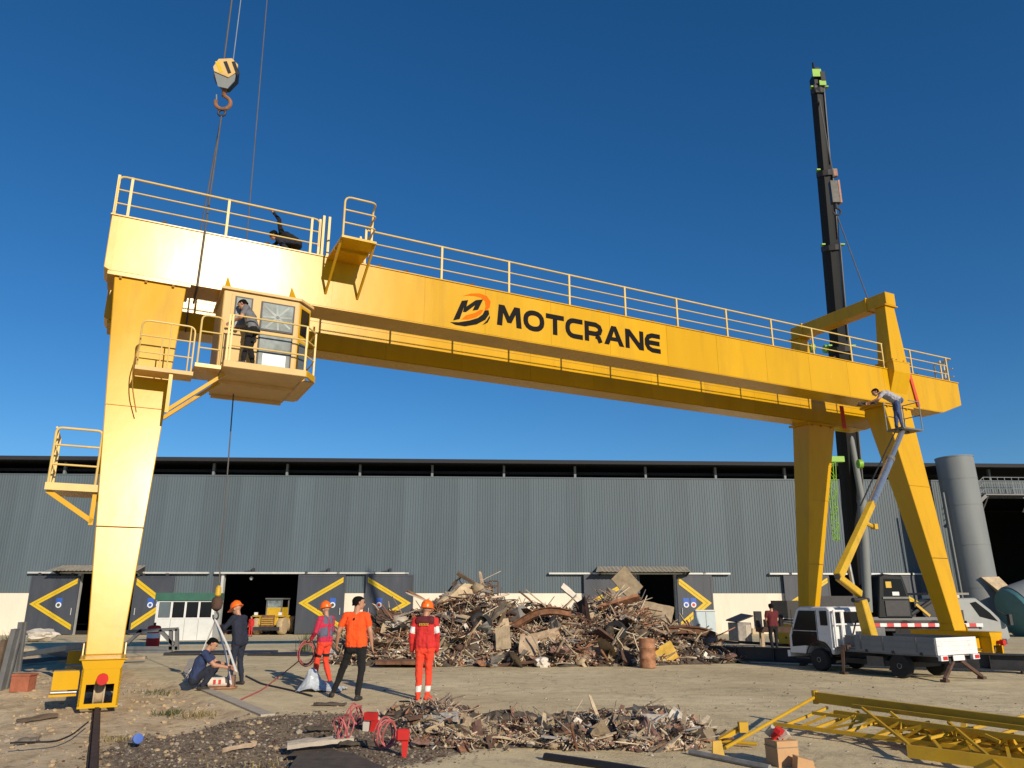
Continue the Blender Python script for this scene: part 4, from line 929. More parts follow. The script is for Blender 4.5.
dr = thing('steel_drum_tank', 'dark teal horizontal tank at the far right edge of the yard', 'tank', D(1022, 625, 38)*1.0); dr.location.z = 0
MB().lathe([(.55, -1.6), (1.25, -1.35), (1.3, -1.2), (1.3, 2.6), (1.2, 2.8)], 30, Matrix.Translation((1.0, 0, 1.45))@Matrix.Rotation(R(72), 4, 'Y')).build('shell', 'teal', dr, smooth=True)
MB().lathe([(1.31, -1.15), (1.34, -1.15), (1.34, .15), (1.31, .15)], 30, Matrix.Translation((1.0, 0, 1.45))@Matrix.Rotation(R(72), 4, 'Y')).build('band', 'zinc', dr, smooth=True)
for x in (.4, 2.4): MB().bb(x-.15, x+.15, -.9, .9, 0, .5).build('cradle', 'dark_steel', dr)
dr.location.z = EYE*(1-1/KFAR) if False else 0
far(dr)
cbn = thing('tool_cabinet', 'pale blue steel cabinet standing by the scrap heap end', 'cabinet', GG(706, 641), R(3)); 
MB().bb(-.55, .55, -.3, .3, 0, 1.62).build('body', 'light_blue', cbn, bevel=.02); MB().bb(-.62, .62, -.36, .36, 1.622, 1.70).build('lid', 'white_panel', cbn)
MB().bb(-.01, .01, -.306, -.3005, .05, 1.58).build('door_gap', 'dark_steel', cbn)
eb = thing('control_box', 'grey open control box on the concrete beyond the dark beam', 'box', GG(741, 644), R(25))
MB().bb(-.40, .40, -.35, .35, 0, .95).build('body', 'scrap_grey', eb, bevel=.02); MB().prism([(-.45, -.4, .96), (.5, -.4, 1.22), (.5, .4, 1.3), (-.45, .4, 1.02)], (0, 0, .05)).build('lid', 'dark_steel', eb); MB().bb(.05, .36, -.36, -.351, .1, .85).build('door', 'scrap_white', eb)
wb = thing('welding_bench', 'rusty work bench with a vise post behind the man in maroon', 'bench', G(787, 650), R(-8))
MB().bb(-1.0, 1.3, -.3, .3, .62, .80).build('bench_top', 'rust_dark', wb)
for x in (-.85, 1.1): 
    for y in (-.2, .2): MB().bb(x-.05, x+.05, y-.05, y+.05, 0, .62).build('leg', 'scrap_tan', wb)
MB().bb(-1.05, -.82, -.2, .2, .80, 1.35).build('vise', 'dark_steel', wb); MB().box((1.0, 0, 1.1), (.4, .3, .6)).build('motor', 'black', wb)
cv = tag(MB().box((0, 0, .22), (.9, .5, .5), (0, .1, .2)).box((.2, .1, .45), (.4, .4, .2), (.3, .2, .5)).build('cardboard_bale', 'scrap_tan'), 'tan bale against the white wall foot', 'bale'); cv.location = GG(756, 634)
# long dark beam lying behind the truck
A, B_ = G(688, 661), G(1040, 674); bdv = (B_-A)
lb = thing('steel_beam', 'long dark steel beam lying on the ground behind the small truck', 'beam', A, math.atan2(bdv.y, bdv.x)); LL = bdv.length; lb['kind'] = 'thing'
MB().bb(0, LL, -.16, .16, .06, .09).bb(0, LL, -.012, .012, .09, .42).bb(0, LL, -.16, .16, .42, .45).build('beam', 'dark_steel', lb)
for i in range(9): MB().bb(.4+i*1.05, .42+i*1.05, -.14, .14, .091, .419).build('stiffener', 'dark_steel', lb)
for i in range(4): MB().bb(.6+i*2.6, .75+i*2.6, -.3, .3, 0, .058).build('timber_block', 'wood_dark', lb)
# ------------------------------------------------------------------ people: overlapping limbs fused by a voxel remesh into one skin
def cap_mesh(mb, a, b, ra, rb, n=10):
    a, b = Vector(a), Vector(b); d = b-a; L = d.length; d = d/L if L > 1e-6 else Vector((0,0,1)); x, y = _ortho(d); vs = []; K = 4
    prof = [(-ra*math.cos(R(90*i/K)), ra*math.sin(R(90*i/K))) for i in range(1, K+1)]+[(L+rb*math.sin(R(90*i/K)), rb*math.cos(R(90*i/K))) for i in range(0, K)]
    for h_, r_ in prof: vs += [a+d*h_+(x*math.cos(2*math.pi*i/n)+y*math.sin(2*math.pi*i/n))*r_ for i in range(n)]
    k = len(prof); vs += [a-d*ra, b+d*rb]
    fs = [(q*n+i, q*n+(i+1)%n, (q+1)*n+(i+1)%n, (q+1)*n+i) for q in range(k-1) for i in range(n)]
    fs += [(k*n, (i+1)%n, i) for i in range(n)]+[(k*n+1, (k-1)*n+i, (k-1)*n+(i+1)%n) for i in range(n)]
    mb.add(vs, fs)
STAND = dict(pel=(0,0,.95), che=(0,.0,1.24), nec=(0,-.01,1.43), hea=(0,.02,1.585), shL=(-.185,0,1.385), shR=(.185,0,1.385), elL=(-.25,-.03,1.12), elR=(.24,-.03,1.12),
    wrL=(-.26,.03,.88), wrR=(.26,.03,.88), hiL=(-.09,0,.92), hiR=(.09,0,.92), knL=(-.11,.02,.50), knR=(.11,.02,.50), anL=(-.12,-.02,.085), anR=(.12,-.02,.085), look=(0,1,0))
def person(label, loc, rz, pose, shirt, pants, sleeve='short', head='hair', sc=1.0, extra=None, voxel=.0125, shoe='shoe', vest=None):
    J = {k: Vector(v) for k, v in {**STAND, **pose}.items()}; P = []          # prims: a, b, ra, rb, material
    look = J['look'].normalized(); spine = (J['nec']-J['pel']).normalized()
    sh = (J['shR']-J['shL']).normalized(); hp_ = (J['hiR']-J['hiL']).normalized()
    add = lambda a, b, ra, rb, m: P.append((Vector(a), Vector(b), ra, rb, m))
    # trunk
    for s in (-1, -.5, 0, .5, 1):
        add(J['pel']+hp_*.075*s+spine*.0, J['che']+sh*.078*s, .112, .118, shirt)
        add(J['che']+sh*.085*s, J['nec']+sh*.085*s-spine*.09, .118, .088, shirt)
        add(J['pel']+hp_*.08*s-spine*.06, J['pel']+hp_*.08*s+spine*.02, .118, .113, pants)
    add(J['shL'], J['shR'], .068, .068, shirt)
    hem = J['pel']-spine*.02
    for s in (-1, 0, 1): add(hem+hp_*.075*s, J['pel']+hp_*.075*s+spine*.12, .126, .118, shirt)
    add(J['nec']-spine*.05, J['hea']-look*.02, .056, .052, 'skin')
    for q in 'LR':
        s = -1 if q == 'L' else 1
        sl = sleeve
        add(J['sh'+q], J['sh'+q].lerp(J['el'+q], .62), .066, .056, shirt)
        add(J['sh'+q].lerp(J['el'+q], .5), J['el'+q], .050 if sl == 'short' else .054, .043 if sl == 'short' else .050, 'skin' if sl == 'short' else shirt)
        add(J['el'+q], J['wr'+q], .043 if sl == 'short' else .050, .029 if sl == 'short' else .041, 'skin' if sl == 'short' else shirt)
        # hand: palm, four fingers, thumb from the palm's side
        d = (J['wr'+q]-J['el'+q]).normalized(); side = d.cross(look if abs(d.dot(look)) < .9 else Vector((0,0,1))).normalized(); nrm = side.cross(d)
        pc = J['wr'+q]+d*.05; tip = J['wr'+q]+d*.085
        for o_ in (-.022, 0, .022): add(J['wr'+q]+d*.02+side*o_*.6, tip+side*o_, .017, .016, 'skin')
        for i_, ln in enumerate((.062, .074, .068, .052)):
            b0 = tip+side*(-.030+.020*i_); k1 = b0+d*ln*.55+nrm*.012; add(b0, k1, .0105, .0100, 'skin'); add(k1, k1+d*ln*.35+nrm*.028, .0100, .009, 'skin')
        tb = J['wr'+q]+d*.03-side*.03; t1 = tb+d*.03-side*.026+nrm*.012; add(tb, t1, .014, .012, 'skin'); add(t1, t1+d*.03+nrm*.01, .012, .0105, 'skin')
        # leg, shoe
        add(J['hi'+q], J['kn'+q], .098, .064, pants); add(J['kn'+q], J['an'+q]+(J['kn'+q]-J['an'+q])*.06, .066, .052, pants)
        sk = (J['kn'+q]-J['an'+q]).normalized(); f = J.get('ft'+q)
        if f is None: f = Vector((s*.25, 1, 0)).normalized()
        else: f = f.normalized()
        a = J['an'+q]-sk*.03; add(a-f*.035-sk*.012, a+f*.10-sk*.028, .043, .042, shoe); add(a+f*.10-sk*.03, a+f*.165-sk*.032, .044, .034, shoe)
    # head: skull, jaw, nose, ears
    up = (J['hea']-J['nec']).normalized(); up = (up-look*up.dot(look)).normalized(); rt = look.cross(up)
    H = J['hea']; add(H-look*.025+up*.03, H+look*.02+up*.035, .082, .078, 'skin'); add(H-up*.05+look*.03, H+up*.02+look*.03, .058, .068, 'skin'); add(H-up*.085+look*.055, H-up*.05+look*.05, .032, .045, 'skin')
    add(H+look*.098+up*.0, H+look*.112-up*.028, .011, .015, 'skin')
    for s in (-1, 1): add(H+rt*.079*s-up*.02-look*.01, H+rt*.082*s+up*.018-look*.012, .013, .017, 'skin')
    for s in (-1, 1): add(H+rt*.030*s+look*.094+up*.012, H+rt*.034*s+look*.094+up*.012, .011, .011, 'eye')
    add(H+look*.094-up*.052-rt*.018, H+look*.094-up*.052+rt*.018, .008, .008, 'scrap_pink')
    if extra: extra(J, add, dict(look=look, up=up, rt=rt, spine=spine, sh=sh))
    mb = MB()
    for a, b, ra, rb, m in P: cap_mesh(mb, a, b, ra, rb)
    me = bpy.data.meshes.new('tmp'); me.from_pydata(mb.v, [], mb.f); me.update()
    tmp = bpy.data.objects.new('tmp', me); C.objects.link(tmp)
    r_ = tmp.modifiers.new('r', 'REMESH'); r_.mode = 'VOXEL'; r_.voxel_size = voxel
    sm = tmp.modifiers.new('s', 'SMOOTH'); sm.factor = .5; sm.iterations = 2
    dg = bpy.context.evaluated_depsgraph_get(); out = bpy.data.meshes.new_from_object(tmp.evaluated_get(dg)); bpy.data.objects.remove(tmp)
    nv = len(out.vertices); co_ = np.empty(nv*3); out.vertices.foreach_get('co', co_); co_ = co_.reshape(-1, 3)
    nf = len(out.polygons); fc = np.empty(nf*3); out.polygons.foreach_get('center', fc); fc = fc.reshape(-1, 3)
    names = []; best = np.full(nf, 1e9); idx = np.zeros(nf, int)
    for a, b, ra, rb, m in P:
        if m not in names: names.append(m)
        a_, d_ = np.array(a), np.array(b-a); L2 = max(1e-9, float(d_@d_)); t = np.clip(((fc-a_)@d_)/L2, 0, 1)
        dist = np.linalg.norm(fc-a_-t[:, None]*d_, axis=1)-(ra+(rb-ra)*t)-(.004 if m in ('eye', 'reflective') else 0)
        k = dist < best; best[k] = dist[k]; idx[k] = names.index(m)
    out.materials.clear()
    for m in names: out.materials.append(MAT[m])
    out.polygons.foreach_set('material_index', idx.astype(np.int32)); out.polygons.foreach_set('use_smooth', [True]*nf)
    cl = {names.index(m) for m in names if m.startswith('cloth')}      # cloth folds
    vm = np.zeros(nv, bool)
    for p in out.polygons:
        if p.material_index in cl: vm[list(p.vertices)] = True
    nr = np.empty(nv*3); out.vertices.foreach_get('normal', nr); nr = nr.reshape(-1, 3)
    for i in np.nonzero(vm)[0]:
        c = co_[i]; co_[i] += nr[i]*(.016*noise.noise((c[0]*9, c[1]*9, c[2]*5))+.009*noise.noise((c[0]*22, c[1]*22, c[2]*11+5))+.006*noise.noise((c[0]*14+c[2]*18, c[1]*14, c[2]*24)))
    out.vertices.foreach_set('co', co_.ravel()); out.update(); out.name = 'person'
    o = link('person', out); tag(o, label, 'person'); o.location = loc; o.rotation_euler = (0, 0, rz); o.scale = (sc,)*3
    M = Matrix((rt, look, up)).transposed().to_4x4(); M.translation = H
    if head == 'hair':
        vs = []; n = 16; h_ = MB()
        rings = [(.094, .0), (.098, .03), (.095, .06), (.08, .09), (.05, .112), (.015, .12)]
        for r0, z in rings:
            for i in range(n):
                a = 2*math.pi*i/n; fr = math.sin(a); zz = z if fr < .2 else max(z, .055+.02*fr)
                if fr < -.2 and z == 0: zz = -.045
                k = 1+.05*math.sin(7*a+z*90)
                vs.append(M@Vector((math.cos(a)*r0*.93*k, fr*r0*1.12*k-.012, zz)))
        fs = [(q*n+i, q*n+(i+1)%n, (q+1)*n+(i+1)%n, (q+1)*n+i) for q in range(len(rings)-1) for i in range(n)]+[tuple(range((len(rings)-1)*n, len(rings)*n))]
        h_.add(vs, fs).build('hair', 'hair', o, smooth=True)
    else:
        h_ = MB().lathe([(.150, .035), (.152, .045), (.124, .052), (.122, .09), (.108, .135), (.075, .168), (.03, .182), (.003, .184)], 20, M@Matrix.Translation((0, -.01, .0))@Matrix.Diagonal((.93, 1.08, 1, 1)))
        h_.add([M@Vector(p) for p in ((-.10, .10, .042), (.10, .10, .042), (.075, .20, .030), (-.075, .20, .030), (-.10, .10, .050), (.10, .10, .050), (.075, .20, .036), (-.075, .20, .036))], [(0,3,2,1),(4,5,6,7),(0,1,5,4),(1,2,6,5),(2,3,7,6),(3,0,4,7)])
        hm = h_.build('hard_hat', 'helmet', o, smooth=True)
        MB().pipe([M@Vector((0, .13-.26*i/8-.01, .115+.075*math.sin(math.pi*i/8))) for i in range(9)], .014, 6).build('crown_ridge', 'helmet', hm)
    return o
V3 = Vector
# 1 man in an orange T-shirt, seen from behind, feet apart, head turned right
person('tall man in plain orange T-shirt and black trousers seen from behind', G(352, 699), R(-6), dict(hea=(.03,.01,1.60), look=(.85,.5,0), pel=(.02,0,.92), hiL=(-.07,0,.89), hiR=(.11,0,.89), anL=(-.40,.16,.085), knL=(-.24,.15,.48), anR=(.17,-.24,.085), knR=(.15,-.02,.50),
    elL=(-.30,-.02,1.12), wrL=(-.36,.10,.90), elR=(.27,-.02,1.12), wrR=(.29,.06,.88), ftL=(-.5,1,0), ftR=(.1,1,0)), 'cloth_orange', 'cloth_black', 'short', 'hair', 1.06, shoe='shoe',
    extra=lambda J, add, q: (add(J['che']-q['look']*0+V3((0,-.128,.10)), J['che']+V3((0,-.128,.085)), .012, .012, 'cloth_black')))
# 2 worker in red overalls, back to us, lettering on the jacket
def redx(J, add, q):
    for s in (-1, 1):
        for z in (.30, .22): c = J['anL' if s < 0 else 'anR'].lerp(J['knL' if s < 0 else 'knR'], z); add(c-V3((.004, 0, .008)), c+V3((.004, 0, .008)), .058, .058, 'reflective')
        a, b = J['shL' if s < 0 else 'shR'], J['elL' if s < 0 else 'elR']
        for t in (.55, .72): c = a.lerp(b, t); add(c-V3((.0, 0, .006)), c+V3((.0, 0, .006)), .058, .058, 'reflective')
    add(J['nec']+V3((-.1,-.03,-.05)), J['nec']+V3((.1,-.03,-.05)), .085, .085, 'cloth_maroon')
rw = person('worker in full red overalls and orange hard hat standing with back turned', G(423, 700), R(-3), dict(hea=(.02,.04,1.57), look=(.25,.95,-.1), wrL=(-.24,.06,.86), wrR=(.23,.06,.86), anL=(-.09,-.02,.085), anR=(.07,.02,.085), knL=(-.09,.01,.5), knR=(.085,.03,.5)),
    'cloth_red', 'cloth_red_o', 'long', 'helmet', 1.0, redx, shoe='cloth_red_o')
lt = MB()
for i in range(6):
    x = -.085+.03*i; lt.bb(x, x+.006, -.152, -.14, 1.30, 1.335).bb(x, x+.021, -.152, -.14, 1.329, 1.335).bb(x, x+.021, -.152, -.14, 1.30, 1.306)
lt.build('back_lettering', 'yellow_print', rw)
# 3 worker in crimson sleeves and slate vest looking left, holding hose
def vestx(J, add, q):
    for s in (-1, 1): add(J['pel']+q['sh']*.08*s+q['spine']*.10, J['nec']+q['sh']*.075*s-q['spine']*.07, .128, .098, 'cloth_slate')
    for q_ in 'LR': c = J['hi'+q_].lerp(J['kn'+q_], .72); add(c, c+V3((0, 0, .01)), .078, .078, 'cloth_black')
person('worker in crimson sleeves, slate vest and red trousers holding a hose coil', G(322, 685), R(62), dict(look=(.15,1,-.18), hea=(0,.04,1.58), elL=(-.26,.04,1.12), wrL=(-.20,.22,.96), elR=(.25,.02,1.14), wrR=(.19,.24,1.0),
    anL=(-.10,.12,.085), knL=(-.10,.10,.5), anR=(.10,-.12,.085), knR=(.10,.03,.5), ftL=(-.1,1,0), ftR=(.1,1,0)), 'cloth_crimson', 'cloth_red_o', 'long', 'helmet', .98, vestx)
# 4 worker in navy steadying the hook ball
person('worker in navy overalls and orange hard hat steadying the hook ball', G(235, 685), R(68), dict(pel=(0,-.02,.95), che=(0,.03,1.23), nec=(0,.07,1.42), hea=(0,.15,1.55), look=(.05,1,-.5), shL=(-.175,.06,1.37), shR=(.175,.06,1.37),
    elL=(-.26,.20,1.16), wrL=(-.10,.42,1.20), elR=(.27,.16,1.10), wrR=(.12,.40,1.06), anL=(-.10,.08,.085), anR=(.10,-.08,.085), ftL=(-.1,1,0), ftR=(.1,1,0)), 'cloth_navy', 'cloth_navy', 'long', 'helmet', 1.0)
# 5 crouching man working on the equipment
person('man in dark blue shirt squatting beside the white slings', G(201, 690), R(-74), dict(pel=(0,-.12,.27), che=(0,-.05,.54), nec=(0,.03,.73), hea=(0,.13,.86), look=(.1,.85,-.5), shL=(-.185,.01,.69), shR=(.185,.01,.69),
    elL=(-.25,.22,.50), wrL=(-.13,.47,.44), elR=(.25,.22,.48), wrR=(.14,.48,.42), hiL=(-.10,-.10,.25), hiR=(.10,-.10,.25), knL=(-.19,.26,.46), knR=(.19,.26,.46), anL=(-.16,.02,.085), anR=(.16,.02,.085), ftL=(-.3,1,0), ftR=(.3,1,0)), 'cloth_blue', 'cloth_navy', 'short', 'hair', 1.02)
# 6 man on the cab gallery
person('man in grey T-shirt standing on the gallery before the crane cab', CW(1.98, 1.18, 6.548), CROT+R(62), dict(pel=(0,-.03,.93), che=(0,.06,1.20), nec=(0,.14,1.37), hea=(0,.25,1.48), look=(0,.8,-.6), shL=(-.17,.10,1.34), shR=(.17,.10,1.34),
    elL=(-.26,.16,1.08), wrL=(-.12,.42,1.02), elR=(.26,.16,1.08), wrR=(.12,.44,1.0), anL=(-.17,.06,.085), anR=(.15,-.06,.085), ftL=(-.3,1,0)), 'cloth_grey', 'cloth_black', 'short', 'hair', .96)
# 7 man crouching on top of the girder, one arm up to the rail
person('man in black crouching on top of the girder gripping the handrail', CW(2.78, 2.62, ZT+.035), CROT+R(75), dict(pel=(0,-.22,.36), che=(0,.02,.50), nec=(0,.19,.56), hea=(0,.32,.52), look=(.1,.8,-.6), shL=(-.17,.13,.57), shR=(.17,.13,.57),
    elL=(-.22,.20,.86), wrL=(-.25,.33,1.0), elR=(.22,.30,.36), wrR=(.15,.42,.16), hiL=(-.10,-.20,.32), hiR=(.10,-.20,.32), knL=(-.16,.18,.36), knR=(.15,.14,.40), anL=(-.13,-.06,.085), anR=(.13,-.06,.085), ftL=(0,1,0), ftR=(0,1,0)), 'cloth_black', 'cloth_navy', 'long', 'hair', .98)
# 8 worker leaning out of the basket with a grinder
bkp = BK+Vector((-.28, -.05, .03))
person('worker in pale shirt and jeans leaning out of the lift basket', bkp, R(80), dict(pel=(0,-.02,.93), che=(0,.24,1.10), nec=(0,.42,1.17), hea=(0,.56,1.20), look=(0,.8,-.45), shL=(-.17,.38,1.14), shR=(.17,.38,1.14),
    elL=(-.22,.56,.94), wrL=(-.10,.76,.88), elR=(.22,.54,.90), wrR=(.10,.74,.86), anL=(-.11,-.06,.085), anR=(.12,.05,.085), ftL=(0,1,0), ftR=(0,1,0)), 'cloth_pale', 'cloth_denim', 'short', 'hair', 1.08)
gd = thing('angle_grinder', 'dark hand grinder held by the worker leaning from the basket', 'grinder', bkp+Vector((-.84, .12, .92)), R(170))
MB().tube((-.2, 0, 0), (.22, 0, .02), .04, .05, n=10).tube((.24, 0, 0), (.34, 0, 0), .05, n=10).build('body', 'dark_steel', gd); MB().tube((.30, 0, -.05), (.30, 0, -.035), .10, n=18).build('disc', 'rust_dark', gd); MB().tube((.15, 0, 0), (.15, .14, .02), .016).build('handle', 'black', gd)
# 9 man in maroon beyond the dark beam
person('man in maroon shirt and dark trousers standing near the work bench', G(775, 651.5), R(8), dict(look=(.2,.95,0), anL=(-.08,0,.085), anR=(.08,0,.085), elL=(-.23,.04,1.12), wrL=(-.14,.16,.98), elR=(.23,.04,1.12), wrR=(.14,.16,.98)), 'cloth_maroon', 'cloth_black', 'short', 'hair', .96, voxel=.018)
# 10 distant person in red beside the loader
person('distant person in red clothing beside the wheel loader', Vector((D(250, 637, 68).x, 68, gzf(68))), R(160), dict(), 'cloth_red', 'cloth_red', 'long', 'hair', 1.0, voxel=.022)
# ------------------------------------------------------------------ scrap heaps
rng = random.Random(11)
def blob(r, seed, amp=.35, flat=1.0, sub=2):
    bm = bmesh.new(); bmesh.ops.create_icosphere(bm, subdivisions=sub, radius=r)
    for v in bm.verts:
        d = v.co.normalized(); k = 1+amp*noise.noise((d.x*2+seed, d.y*2, d.z*2))+amp*.5*noise.noise((d.x*5, d.y*5+seed, d.z*5)); v.co *= k; v.co.z *= flat
    me = bpy.data.meshes.new('b'); bm.to_mesh(me); bm.free(); return me
def piece_meshes():
    """a library of bent, broken scrap shapes (each of 12 to 60 faces), shared between pieces"""
    lib = {}
    def put(name, mb):
        me = bpy.data.meshes.new(name); me.from_pydata(mb.v, [], mb.f); me.update(); bm = bmesh.new(); bm.from_mesh(me); bmesh.ops.recalc_face_normals(bm, faces=bm.faces); bm.to_mesh(me); bm.free(); lib.setdefault(name, []).append(me)
    for k in range(6):                                   # splintered planks
        L = .9+.4*k/2; w = .09+.03*(k % 3); t = .03; m = MB(); n = 5; vs = []
        for i in range(n+1):
            x = -L/2+L*i/n; b = .05*math.sin(i*1.1+k)*(k % 2); e = (.3 if i in (0, n) else 1)
            vs += [(x+(.06 if i == n else 0), -w/2*e, b), (x, w/2, b), (x, w/2, b+t), (x-(.05 if i == 0 else 0), -w/2*e, b+t)]
        fs = [(0,1,2,3), (4*n+3, 4*n+2, 4*n+1, 4*n)]+[(4*i+j, 4*i+4+j, 4*i+4+(j+1)%4, 4*i+(j+1)%4) for i in range(n) for j in range(4)]
        put('plank', m.add(vs, fs))
    for k in range(6):                                   # crumpled sheets
        n = 5; vs = []; L, w = .7+.15*k, .45+.1*(k % 3)
        for z_ in (0, .012):
            for i in range(n):
                for j in range(n):
                    x, y = -L/2+L*i/(n-1), -w/2+w*j/(n-1)
                    vs.append((x+.06*noise.noise((i, j, k)), y+.06*noise.noise((i+9, j, k)), z_+.16*noise.noise((x*2.3+k*3, y*2.3, k))+.04*noise.noise((x*7, y*7, k))))
        q = n*n; fs = [(i*n+j, (i+1)*n+j, (i+1)*n+j+1, i*n+j+1) for i in range(n-1) for j in range(n-1)]
        fs += [tuple(a+q for a in f[::-1]) for f in fs]
        put('sheet', MB().add(vs, fs))
    for k in range(6):                                   # bent pipes and rods
        r_ = (.014, .02, .03, .045, .018, .012)[k]; pts = [(-.8+.4*i, .10*math.sin(i*1.3+k)*(k % 3), .12*math.cos(i*.9+k)*(k % 2)) for i in range(5)]
        put('pipe', MB().pipe(pts, r_, 6))
    for k in range(4):                                   # channel and angle offcuts
        L = .7+.25*k; a = .10+.02*k
        m = MB().bb(-L/2, L/2, -a, a, 0, .012).bb(-L/2, L/2, -a, -a+.012, .012, .09)
        if k % 2: m.bb(-L/2, L/2, a-.012, a, .012, .09)
        put('channel', m)
    for k in range(5):
        me = blob(.2, k*3.3, .55, .7, 1); me.name = 'lump'; lib.setdefault('lump', []).append(me)
    for k in range(3):                                   # tangles of wire
        r0 = random.Random(k); pts = [(r0.uniform(-.35, .35), r0.uniform(-.35, .35), r0.uniform(0, .3)) for _ in range(12)]
        put('wire_tangle', MB().pipe(rnd(pts, .12, 2), .009, 4))
    return lib
LIB = piece_meshes()
PAL = {'plank': ['wood', 'wood', 'wood_pale', 'wood_pale', 'wood_dark', 'scrap_tan'], 'sheet': ['scrap_grey', 'scrap_tan', 'scrap_tan', 'scrap_white', 'scrap_dark', 'wood', 'rust_dark', 'scrap_pink'], 'pipe': ['rust', 'rust_dark', 'scrap_grey', 'wood', 'scrap_tan', 'wood_pale'], 'channel': ['rust', 'rust_dark', 'scrap_pink', 'scrap_grey'], 'lump': ['scrap_tan', 'scrap_tan', 'concrete', 'wood', 'rust_dark', 'scrap_pink'], 'wire_tangle': ['rust_dark', 'rust', 'scrap_dark']}
MV = {}
def variant(kind, rg):
    i = rg.randrange(len(LIB[kind])); m = rg.choice(PAL[kind]); key = (kind, i, m)
    if key not in MV:
        me = LIB[kind][i].copy(); me.materials.clear(); me.materials.append(MAT[m]); me.name = kind
        if kind in ('lump', 'pipe', 'wire_tangle'): me.polygons.foreach_set('use_smooth', [True]*len(me.polygons))
        MV[key] = me
    return MV[key]
def heap(label, bumps, bounds, counts, seed, size=1.0, stuff=900, steep=1.0):
    """bumps: (x, y, rx, ry, h). core mound + singly placed pieces + one mass of small bits"""
    rg = random.Random(seed)
    def hz(x, y):
        h_ = 0
        for bx, by, rx, ry, hh in bumps:
            d = ((x-bx)/rx)**2+((y-by)/ry)**2
            if d < 1: h_ = max(h_, hh*(1-d)**.75)
        return h_*(1+.22*noise.noise((x*1.7, y*1.7, seed))) if h_ else 0
    x0, x1, y0, y1 = bounds; cx, cy = (x0+x1)/2, (y0+y1)/2
    t = thing('scrap_heap', label, 'scrap heap', (cx, cy, 0))
    n = 60; m = 44; vs = []; 
    for j in range(m+1):
        for i in range(n+1):
            x, y = x0+(x1-x0)*i/n, y0+(y1-y0)*j/m; z = hz(x, y)
            z = z*.86+(.16*size*noise.noise((x*3.1/size, y*3.1/size, 2))+.10*size*noise.noise((x*8/size, y*8/size, 5)) if z > .02 else -.08)
            vs.append((x-cx, y-cy, max(z, -.05)+gzf(y)))
    fs = [(j*(n+1)+i, j*(n+1)+i+1, (j+1)*(n+1)+i+1, (j+1)*(n+1)+i) for j in range(m) for i in range(n)]
    MB().add(vs, fs).build('mound', 'scrap_dark', t)
    def spot():
        for _ in range(200):
            x, y = rg.uniform(x0, x1), rg.uniform(y0, y1); h_ = hz(x, y)
            if h_ > .05*size: return x, y, h_
        return cx, cy, 0
    def front():
        best = None
        for _ in range(3):
            s = spot()
            if best is None or s[1] < best[1]: best = s
        return best
    for kind, c in counts.items():
        for i in range(c):
            x, y, h_ = front(); o = bpy.data.objects.new(kind, variant(kind, rg)); C.objects.link(o); o.parent = t
            sc = size*rg.uniform(.55, 1.25); o.scale = (sc*rg.uniform(.8, 1.3), sc, sc)
            tilt = .55 if kind in ('plank', 'pipe', 'channel') else .8
            o.rotation_euler = (rg.uniform(-tilt, tilt)+(.5 if kind == 'sheet' else 0), rg.gauss(0, .35)*steep, rg.uniform(0, 6.28))
            if rg.random() < .10 and kind in ('plank', 'pipe'): o.rotation_euler = (rg.uniform(-.4, .4), rg.uniform(.7, 1.3), rg.uniform(0, 6.28))
            o.location = (x-cx, y-cy, h_*.97+.05*size*rg.random()+gzf(y))
    # small bits: one mass
    b = MB()
    for i in range(stuff):
        x, y, h_ = front(); k = rg.choice(('s', 's', 'c', 'p')); p = Vector((x-cx, y-cy, h_+.03*size+gzf(y))); l = size*rg.uniform(.08, .32)
        E_ = Euler((rg.uniform(-1, 1), rg.uniform(-1, 1), rg.uniform(0, 6.28))).to_matrix()
        if k == 's': b.box(p, (l*2.2, size*rg.uniform(.015, .05), size*rg.uniform(.012, .03)), E_)
        elif k == 'c': b.box(p, (l*.7, l*.5, l*rg.uniform(.05, .5)), E_)
        else: b.tube(p-E_@Vector((l, 0, 0)), p+E_@Vector((l, 0, 0)), .010*size+.008*rg.random(), n=5)
    o = b.build('small_scrap', 'rust_dark', t, kind='stuff')
    for mm in ('scrap_tan', 'wood', 'scrap_grey', 'rust', 'scrap_white', 'scrap_pink', 'wood_pale'): o.data.materials.append(MAT[mm])
    isl = []; k = 0
    mi = [0]*len(o.data.polygons); cur = 0; last = -1
    for p in o.data.polygons:
        lo = min(p.vertices)//8
        mi[p.index] = (hash((lo, seed)) % 11) % 8
    o.data.polygons.foreach_set('material_index', mi)
    return t, hz
mainheap, hz = heap('big heap of mixed scrap wood, sheet and rods before the warehouse', [(-1.35, 26.2, 2.2, 4.0, 2.0), (1.3, 26.4, 3.2, 4.2, 1.45), (3.35, 26.8, 1.9, 4.4, 1.75), (-3.7, 25.6, 2.0, 3.0, 1.2), (4.9, 25.4, 1.7, 2.6, .95), (1, 24.6, 5.6, 2.6, .65), (-2.2, 23.8, 3.4, 1.8, .65), (5.9, 24.4, 1.1, 1.4, .32)], (-6.2, 8.6, 21.8, 32), dict(plank=250, sheet=130, pipe=295, channel=70, lump=110, wire_tangle=220), 5, .70, 4200)
low1, _ = heap('low strewn scrap on the near concrete below the red-clad worker', [(-1.25, 12.5, .8, .55, .30), (-.75, 10.5, .8, .4, .17), (.25, 10.6, 1.0, .42, .20), (-.05, 12.7, .5, .3, .12), (.95, 12.6, .45, .28, .11), (-1.0, 11.5, .55, .6, .26)], (-2.7, 1.5, 10.0, 13.4), dict(plank=80, sheet=70, pipe=80, channel=20, lump=50, wire_tangle=40), 21, .32, 1500)
